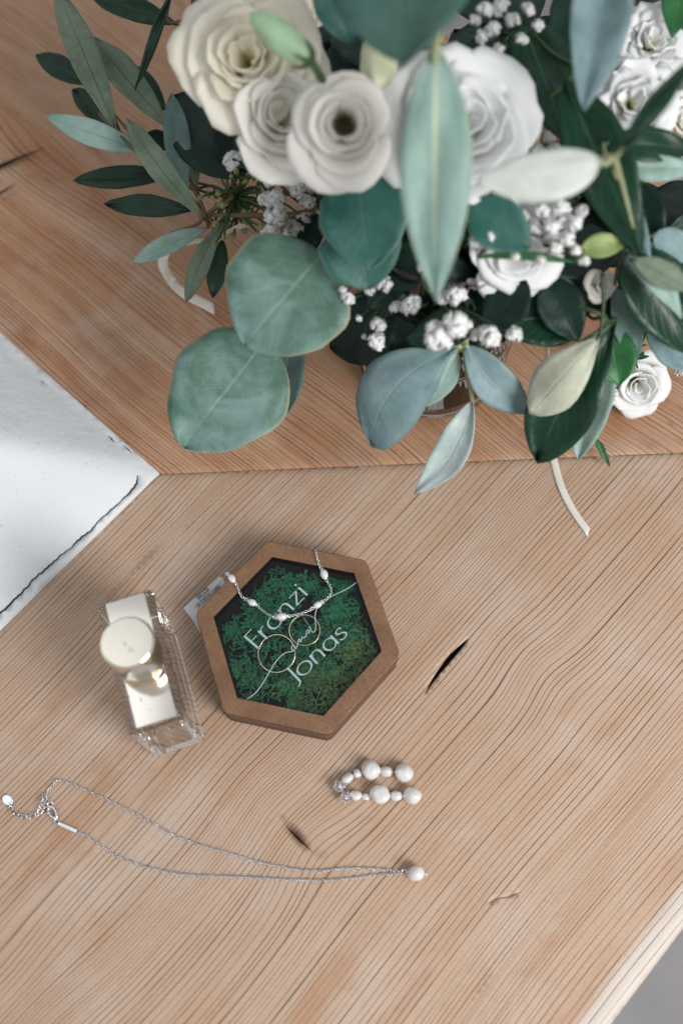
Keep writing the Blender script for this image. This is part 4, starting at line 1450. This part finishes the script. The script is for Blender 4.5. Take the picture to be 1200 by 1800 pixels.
LZ = PZ + 0.015
word('Franzi', (454, 1139.5), (540, 1046), 33.5, box, LZ, M['letter'])
word('Jonas', (523, 1199), (611, 1116), 31.5, box, LZ, M['letter'])
sw = [(285, 1018), (345, 975), (395, 915), (435, 850), (470, 790), (500, 740), (540, 690), (590, 655), (640, 645), (660, 625), (652, 598), (634, 608), (638, 634), (660, 628), (678, 600), (690, 545), (702, 572),
      (712, 545), (716, 532), (730, 538), (748, 520), (752, 492), (774, 474), (768, 500), (746, 503), (758, 478), (784, 470), (752, 425), (718, 368), (760, 435), (790, 488), (812, 490), (822, 440), (816, 370), (830, 312), (860, 268), (920, 228), (1000, 188), (1080, 148), (1152, 96)]
mb = MB()
stroke(mb, [U(370 + a / 4.444, 1000 + b / 4.444, LZ).xy for a, b in sw], 0.00042, 0.00032, Vector((0, 1)), LZ * CM, LZ * CM + 0.0002, 6)
mb.build('script_flourish', M['letter'], box, smooth=False)


def band(name, label, px, py, z, rpx, tilt, group):
    c = U(px, py, z)
    r_ = rpx * mpp(c)
    q = Matrix.Rotation(R(tilt[0]), 3, 'X') @ Matrix.Rotation(R(tilt[1]), 3, 'Y')
    prof = [(r_ + 0.0000, -0.0009), (r_ + 0.0005, -0.0006), (r_ + 0.0006, 0), (r_ + 0.0005, 0.0006), (r_, 0.0009), (r_ - 0.0005, 0.0006), (r_ - 0.0006, 0), (r_ - 0.0005, -0.0006)]
    v, f = lathe((0, 0, 0), prof, 64, True)
    o = mesh(name, [c + q @ p for p in v], f, M['ring_gold'])
    return tag(o, label, 'ring', group)


band('wedding_ring', 'smaller pale gold wedding ring on moss inside the box, nearer the names', 535.5, 1108, 1.50, 27.0, (6, 2), 'wedding rings')
band('wedding_ring', 'larger pale gold wedding ring on moss at the lower left of the box', 486.5, 1149, 1.44, 33.0, (9, -8), 'wedding rings')


# ------------------------------------------------------------------ chains
def torus(c, ax, s, R0, r0, el=1.35, seg=10, sd=5):
    """elongated link: ax along the chain, s the side direction of its plane"""
    path = [c + ax * (R0 * el * math.cos(2 * math.pi * k / seg)) + s * (R0 * math.sin(2 * math.pi * k / seg)) for k in range(seg)]
    return tube(path, r0, sd, True)


def chain(mb, path, pitch, R0, r0, twist=90, el=1.45, seg=10, jit=0.0):
    pts = resample(path, pitch)
    fr = frames(pts)
    for i, p in enumerate(pts):
        t, a, b = fr[i]
        w_ = R(45 + (i % 2) * twist + rnd.uniform(-12, 12)) if twist == 90 else R(i * twist)
        s = (a * math.cos(w_) + b * math.sin(w_)).normalized()
        mb.add(*torus(p + Vector((rnd.uniform(-jit, jit), rnd.uniform(-jit, jit), 0)), t, s, R0, r0, el, seg, 5))


def pearl(name, c, r, ax, st, parent, lump, seed, label=None):
    o = mesh(name, *sphere(c, r, ax, st, 28, 20, lump, seed), M['pearl'], parent)
    if label: o['label'] = label
    return o


def zb(a, b): return (370 + a / 4.444, 1000 + b / 4.444)


br = thing('pearl_chain', 'silver chain set with small oval pearls draped across the ring box', 'necklace', (HC.x, HC.y, 0.0))
bp = [(*zb(130, 35), 2.12), (*zb(165, 75), 2.16), (*zb(195, 108), 2.12), (*zb(218, 158), 2.10), (*zb(240, 210), 2.02), (*zb(272, 238), 1.92), (*zb(325, 262), 1.98), (*zb(375, 295), 1.92),
      (*zb(420, 335), 1.90), (*zb(480, 370), 1.92), (*zb(555, 374), 1.98), (*zb(625, 365), 1.92), (*zb(700, 350), 1.90), (*zb(780, 318), 1.92), (*zb(835, 282), 1.98), (*zb(895, 245), 1.92), (*zb(935, 205), 1.90), (*zb(942, 160), 1.90), (*zb(918, 105), 1.94),
      (*zb(886, 42), 2.00), (*zb(862, 4), 2.06), (*zb(840, -60), 2.12), (*zb(822, -140), 2.13)]
bw = [U(*p) for p in bp]
w0, w1 = bw[0], bw[-1]
o0 = Vector((-0.87, 0.5, 0)); o1_ = Vector((0.2, 0.98, 0))
bw = [Vector((w0.x, w0.y, 0.0012)) + o0 * 0.004, Vector((w0.x, w0.y, 0.006)) + o0 * 0.0010, Vector((w0.x, w0.y, 0.016)) + o0 * 0.0014] + bw + [Vector((w1.x, w1.y, 0.016)) + o1_ * 0.0012, Vector((w1.x, w1.y, 0.006)) + o1_ * 0.001, Vector((w1.x, w1.y, 0.0012)) + o1_ * 0.004]
bpath = smooth_path(bw, 6)
mb = MB()
chain(mb, bpath, 0.00105, 0.00058, 0.00017, 90)
mb.build('chain', M['silver'], br, kind='stuff')
for k, (a, b, z_, dx, dy, s_) in enumerate([(165, 75, 2.17, 30, 35, 1), (325, 262, 2.0, 55, 30, 1), (555, 374, 2.0, 70, -8, 1.15), (835, 282, 2.0, 55, -35, 1), (886, 42, 2.0, -25, -60, 1.1)]):
    c = U(*zb(a, b), z_); d = U(*zb(a + dx, b + dy), z_) - c
    pe = pearl('pearl', c, 0.00165 * s_, d, 1.38, br, 0.12, k + 20)
    cap_ = MB()
    for s in (-1, 1):
        e = c + d.normalized() * (s * 0.00165 * s_ * 1.42)
        cap_.add(*torus(e + d.normalized() * (s * 0.0006), d.normalized(), d.normalized().cross(Vector((0, 0, 1))), 0.0008, 0.0002, 1.0, 12, 5))
        cap_.add(*sphere(e, 0.0005, d, 0.8, 8, 6))
    cap_.build('wire_loop', M['silver'], pe)

# paper price label behind the box
tg = thing('price_label', 'white paper price label printed 0220 sticking out behind the ring box', 'label', U(352, 1062, 0.05))
q = [U(323, 1069, 0.9), U(384, 1014, 0.9), U(391, 1015, 0.9), U(393, 1019, 0.9), U(400, 1070, 0.5), U(352, 1112, 0.5), U(339, 1090, 0.75)]
mesh('paper', q, [tuple(range(len(q)))], M['paper'], tg, False, solid=0.0003)
tz = 0.95
ex = (U(324, 1074, tz) - U(384, 1020, tz)).normalized()      # text runs down-left: upside down
ey = Vector((0, 0, 1)).cross(ex).normalized()
cu = bpy.data.curves.new('price_text', 'FONT')
cu.body = '0220'; cu.size = 0.0036; cu.align_x = 'CENTER'; cu.align_y = 'CENTER'; cu.extrude = 0.00004
to_ = bpy.data.objects.new('tmp_text', cu); COL.objects.link(to_)
bpy.context.view_layer.update()
tm = bpy.data.meshes.new_from_object(to_.evaluated_get(bpy.context.evaluated_depsgraph_get()))
bpy.data.objects.remove(to_)
tc = U(355.5, 1042.5, tz)
ez = ex.cross(ey)
for v_ in tm.vertices:
    p = v_.co.copy(); v_.co = tc + ex * p.x + ey * p.y + ez * p.z
tm.materials.clear(); tm.materials.append(M['ink'])
to_ = bpy.data.objects.new('printed_number', tm); COL.objects.link(to_); attach(to_, tg)
mb = MB()
r7 = random.Random(3)
a = 0.0
while a < 1.0:
    w_ = r7.choice([0.014, 0.014, 0.024, 0.035])
    p0 = U(342 + (381 - 342) * a, 1064.5 + (1029 - 1064.5) * a, tz)
    for (e0, e1) in ((0, w_),):
        c0 = p0; c1 = p0 - ex * (w_ * 0.0128)
        d = -ey * 0.0024
        mb.add([c0, c1, c1 - d, c0 - d], [(0, 1, 2, 3)])
    a += w_ + r7.choice([0.02, 0.03, 0.04])
mb.build('barcode', M['ink'], tg, smooth=False)

# ------------------------------------------------------------------ perfume bottle
BC = Vector((-0.0838, 0.0988, 0))
BA = R(108.3)
bx_, by_ = Vector((math.cos(BA), math.sin(BA), 0)), Vector((-math.sin(BA), math.cos(BA), 0))
bot = thing('perfume_bottle', 'rectangular clear glass perfume bottle with round pale gold cap', 'bottle', BC)


def rbox(L_, W_, z0, z1, cr, bev, flip=False):
    """upright block with rounded corners and bevelled rims"""
    def lp(l, w_, c):
        o_ = []
        for (sx, sy, a0) in ((1, 1, 0), (-1, 1, 90), (-1, -1, 180), (1, -1, 270)):
            for j in range(5):
                a = R(a0 + 90 * j / 4)
                o_.append((sx * (l / 2 - c) + c * math.cos(a), sy * (w_ / 2 - c) + c * math.sin(a)))
        return o_
    rows_ = [(0, z0 + bev, 0)] if not bev else []
    rows_ = [(bev, z0), (bev * 0.3, z0 + bev * 0.3), (0, z0 + bev), (0, z1 - bev), (bev * 0.3, z1 - bev * 0.3), (bev, z1)]
    v, f = [], []
    n = 20
    for (ins, z_) in rows_:
        for (a, b) in lp(L_ - 2 * ins, W_ - 2 * ins, max(cr - ins, 0.0002)):
            v.append(BC + bx_ * a + by_ * b + Vector((0, 0, z_)))
    for r in range(len(rows_) - 1):
        for k in range(n):
            l = (k + 1) % n
            f.append((r * n + k, r * n + l, (r + 1) * n + l, (r + 1) * n + k))
    f.append(tuple(range(n))[::-1]); f.append(tuple((len(rows_) - 1) * n + k for k in range(n)))
    if flip: f = [q[::-1] for q in f]
    return v, f


mesh('glass_body', *rbox(0.0585, 0.0245, 0.0005, 0.0600, 0.0016, 0.0012), M['glass'], bot, False)
mesh('perfume', *rbox(0.0470, 0.0150, 0.0080, 0.0560, 0.0012, 0.0006), M['perfume'], bot, False)
mesh('top_plate', *rbox(0.0555, 0.0172, 0.0602, 0.0622, 0.0008, 0.0003), M['gold_plate'], bot, False)
cb = BC + Vector((0, 0, 0.0624))
mesh('collar', *lathe(cb, [(0, 0), (0.0098, 0), (0.0100, 0.0002), (0.0100, 0.0048), (0.0097, 0.0052), (0.0080, 0.0054), (0.0080, 0.0062), (0, 0.0062)], 64), M['gold'], bot)
cc_ = cb + Vector((0, 0, 0.0064))
mb = MB()
mb.add(*lathe(cc_, [(0, 0), (0.0103, 0), (0.0108, 0.0005), (0.0108, 0.0192), (0.01065, 0.0199), (0.0102, 0.0205), (0.0098, 0.02075)], 72))
mb.add(*lathe(cc_, [(0.0098, 0.02075), (0.0, 0.02075)], 72))
cap_o = mb.build('cap', M['cap'], bot)
mb = MB()
CZ = (cc_.z + 0.02082) * 100
for st in ([(-30, -40), (-15, -52), (0, -38), (-12, -24), (8, -12)], [(14, 2), (34, -8), (40, 12), (22, 22), (36, 40)], [(48, 24), (60, 14), (70, 28)]):
    stroke(mb, [U(222 + a / 4.444, 1140 + b / 4.444, CZ).xy for a, b in st], 0.00022, 0.00012, Vector((0, 1)), CZ * CM, CZ * CM + 0.00006)
mb.build('engraving', M['engrave'], cap_o, smooth=False)
mb = MB()
for st in ([(515, 1012), (528, 1006), (520, 1022), (532, 1030), (520, 1036)], [(580, 1106), (596, 1102), (610, 1104)], [(430, 985), (434, 1000), (430, 1015)]):
    stroke(mb, [U(130 + a / 4.444, 1000 + b / 4.444, 6.225).xy for a, b in st], 0.00025, 0.00018, Vector((0, 1)), 0.06222, 0.06228)
mb.build('engraving', M['engrave'], bot, smooth=False)


# ------------------------------------------------------------------ earrings
def earring(label, stud, pearls):
    th = thing('pearl_earring', label, 'earring', U(*stud), 'pair of pearl earrings')
    n = len(pearls)
    pts = [U(*stud, 0.3)]
    for k, (px, py, rx, ry) in enumerate(pearls):
        c0 = U(px, py, 0.3)
        r_ = ry * mpp(c0)
        c = U(px, py, r_ * 100 + 0.02)
        prev = U(*(pearls[k - 1][:2] if k else stud), 0.3); nxt = U(*(pearls[k + 1][:2] if k + 1 < n else (px + 10, py)), 0.3)
        d = nxt - prev
        pearl('pearl', c, r_, d, rx / ry, th, 0.26, k * 3 + px * 0.01)
        pts.append(c)
    mesh('wire', *tube(pts, 0.0003, 6), M['silver'], th)
    c = U(*stud, 0.35)
    st = mesh('stud', *sphere(c, 0.0020, (0, 0, 1), 0.5, 8, 5), M['silver'], th, False)
    for k in range(7):
        a = k * 1.047
        o_ = Vector((math.cos(a), math.sin(a), 0)) * (0.0021 if k < 6 else 0) + Vector((0, 0, 0.0005 if k < 6 else 0.001))
        r_ = 0.0011 if k < 6 else 0.0014
        v, f = sphere(c + o_, r_, Vector((math.cos(a), math.sin(a), 2)), 0.9, 6, 4)
        mesh('crystal', v, f, M['silver'] if k % 2 else M['crystal'], st, False)
    return th


earring('upper pearl drop earring of the pair lying below the ring box', (596, 1382), [(610, 1368, 11, 9), (628, 1359.5, 7.5, 8.5), (651, 1353, 15.5, 15), (679, 1356, 12.5, 9), (708.5, 1358.5, 15.5, 15)])
earring('lower pearl drop earring of the pair, nearest the pearl pendant', (607, 1402), [(625, 1398.5, 11, 8.5), (643, 1401, 7.5, 6.5), (667.5, 1397, 17, 15), (696, 1399, 11, 8.7), (724, 1398.5, 16, 14)])

# ------------------------------------------------------------------ pendant necklace
nk = thing('pendant_necklace', 'long thin silver necklace with one pearl pendant lying on the bench', 'necklace', U(731, 1534))
NZ = 0.07
top = [(78, 1410), (84, 1393), (93, 1379), (104, 1371.5), (140, 1383), (180, 1402), (210, 1416), (240, 1431), (275, 1450), (305, 1467), (345, 1483), (400, 1499), (440, 1511), (480, 1521), (520, 1528), (560, 1531), (600, 1527), (640, 1526.5), (680, 1529), (706, 1532)]
low = [(138, 1463), (160, 1474), (185, 1490), (205, 1505), (228, 1514), (262, 1525), (300, 1534), (345, 1539), (400, 1541), (450, 1543), (500, 1546), (560, 1547.5), (600, 1546), (640, 1541), (680, 1537), (706, 1534)]
mb = MB()
for pts in (top, low):
    chain(mb, smooth_path([U(*p, NZ) for p in pts], 6), 0.00085, 0.00055, 0.00016, 37, 1.3, 9)
mb.build('chain', M['silver_dark'], nk, kind='stuff')
ext = smooth_path([U(*p, 0.09) for p in [(22, 1413), (20, 1421), (26, 1429), (34, 1434), (44, 1437), (54, 1436), (63, 1433), (70, 1428), (75, 1420), (77, 1411)]], 6)
pts = resample(ext, 0.0019)
fr = frames(pts)
for i, p in enumerate(pts):
    t, a, b = fr[i]
    fl_s = Vector((0, 0, 1)).cross(t).normalized()
    s = (fl_s * math.cos(R(28 if i % 2 else -32)) + Vector((0, 0, 1)) * math.sin(R(28 if i % 2 else -32))).normalized()
    mesh('link', *torus(p + Vector((0, 0, 0.0004)), t, s, 0.00115, 0.00022, 1.15, 14, 6), M['silver_dark'], nk)
for i, (px, py) in enumerate([(72, 1406), (79, 1402), (84, 1409), (80, 1415), (74, 1417), (88, 1413)]):
    c = U(px, py, 0.13 + 0.04 * (i % 3)); a = i * 1.9
    mesh('link', *torus(c, Vector((math.cos(a), math.sin(a), 0.3)).normalized(), Vector((-math.sin(a), math.cos(a), 0.5 * (-1) ** i)).normalized(), 0.0011, 0.00022, 1.15, 14, 6), M['silver_dark'], nk)
# teardrop end disc
dc = U(13.5, 1406, 0.08); da = (U(22, 1413, 0.08) - dc).normalized(); ds = Vector((-da.y, da.x, 0))
ol = []
for k in range(24):
    w_ = 2 * math.pi * k / 24
    rr_ = 0.0023 * (1 + 0.28 * max(0, math.cos(w_)) ** 3)
    ol.append(dc + da * (rr_ * 1.1 * math.cos(w_)) + ds * (rr_ * 0.85 * math.sin(w_)))
mesh('end_tag', [p - Vector((0, 0, 0.0003)) for p in ol] + [p + Vector((0, 0, 0.0003)) for p in ol], [tuple(range(24))[::-1], tuple(range(24, 48))] + [(k, (k + 1) % 24, 24 + (k + 1) % 24, 24 + k) for k in range(24)], M['silver'], nk, False, bevel=0.0001)
# lobster clasp
c0, c1 = U(88, 1419, 0.16), U(98, 1441, 0.16)
ca = (c1 - c0).normalized(); cs = Vector((-ca.y, ca.x, 0)); cl = (c1 - c0).length
cp = [c0 + ca * (cl * a) + cs * (cl * b) for a, b in [(0.98, 0.05), (0.75, 0.22), (0.4, 0.27), (0.1, 0.18), (0.0, 0.0), (0.1, -0.17), (0.32, -0.2)]]
mb = MB()
mb.add(*tube(smooth_path(cp, 5), lambda t: 0.00055 + 0.0003 * math.sin(math.pi * min(1, t * 1.3)), 8))
mb.add(*tube(smooth_path([cp[-1], c0 + ca * cl * 0.6 - cs * cl * 0.18, cp[0]], 5), lambda t: 0.0005 + 0.0003 * t, 8))
mb.add(*tube([c0 + ca * cl * 0.36 - cs * cl * 0.2, c0 + ca * cl * 0.30 - cs * cl * 0.42], 0.0004, 6))
mb.build('clasp', M['silver'], nk)
mesh('link', *torus(U(100, 1445, 0.14), ca, cs, 0.0010, 0.00022, 1.0, 14, 6), M['silver_dark'], nk)
# engraved bar
b0, b1 = U(103, 1447, 0.10), U(134, 1461, 0.10)
ba_ = (b1 - b0).normalized(); bs = Vector((-ba_.y, ba_.x, 0)) * 0.00085; bz = Vector((0, 0, 0.00035))
vs = [p + s * bs + t * bz for p in (b0, b1) for s in (-1, 1) for t in (-1, 1)]
mesh('bar_tag', vs, [(0, 1, 3, 2), (4, 6, 7, 5), (0, 4, 5, 1), (2, 3, 7, 6), (1, 5, 7, 3), (0, 2, 6, 4)], M['silver_dark'], nk, False, bevel=0.0002)
mesh('link', *torus(U(137.5, 1462, 0.10), ba_, bs.normalized(), 0.0010, 0.00022, 1.0, 14, 6), M['silver_dark'], nk)
# pearl drop
pc = U(731, 1534.5, 0.38)
pa = (U(748, 1537, 0.38) - pc).normalized()
pearl('pearl', pc, 0.0034, pa, 1.10, nk, 0.13, 3)
mb = MB()
mb.add(*tube([U(711, 1533, 0.25), pc, pc + pa * 0.0043], 0.00032, 6))
mb.add(*sphere(pc + pa * 0.0044, 0.0006, None, 1, 10, 8)); mb.add(*sphere(pc - pa * 0.0040, 0.0006, None, 1, 10, 8))
mb.add(*torus(U(711, 1533, 0.22), pa, Vector((0, 0, 1)).cross(pa).normalized(), 0.0011, 0.00025, 1.2, 14, 6))
mb.build('bail', M['silver'], nk)
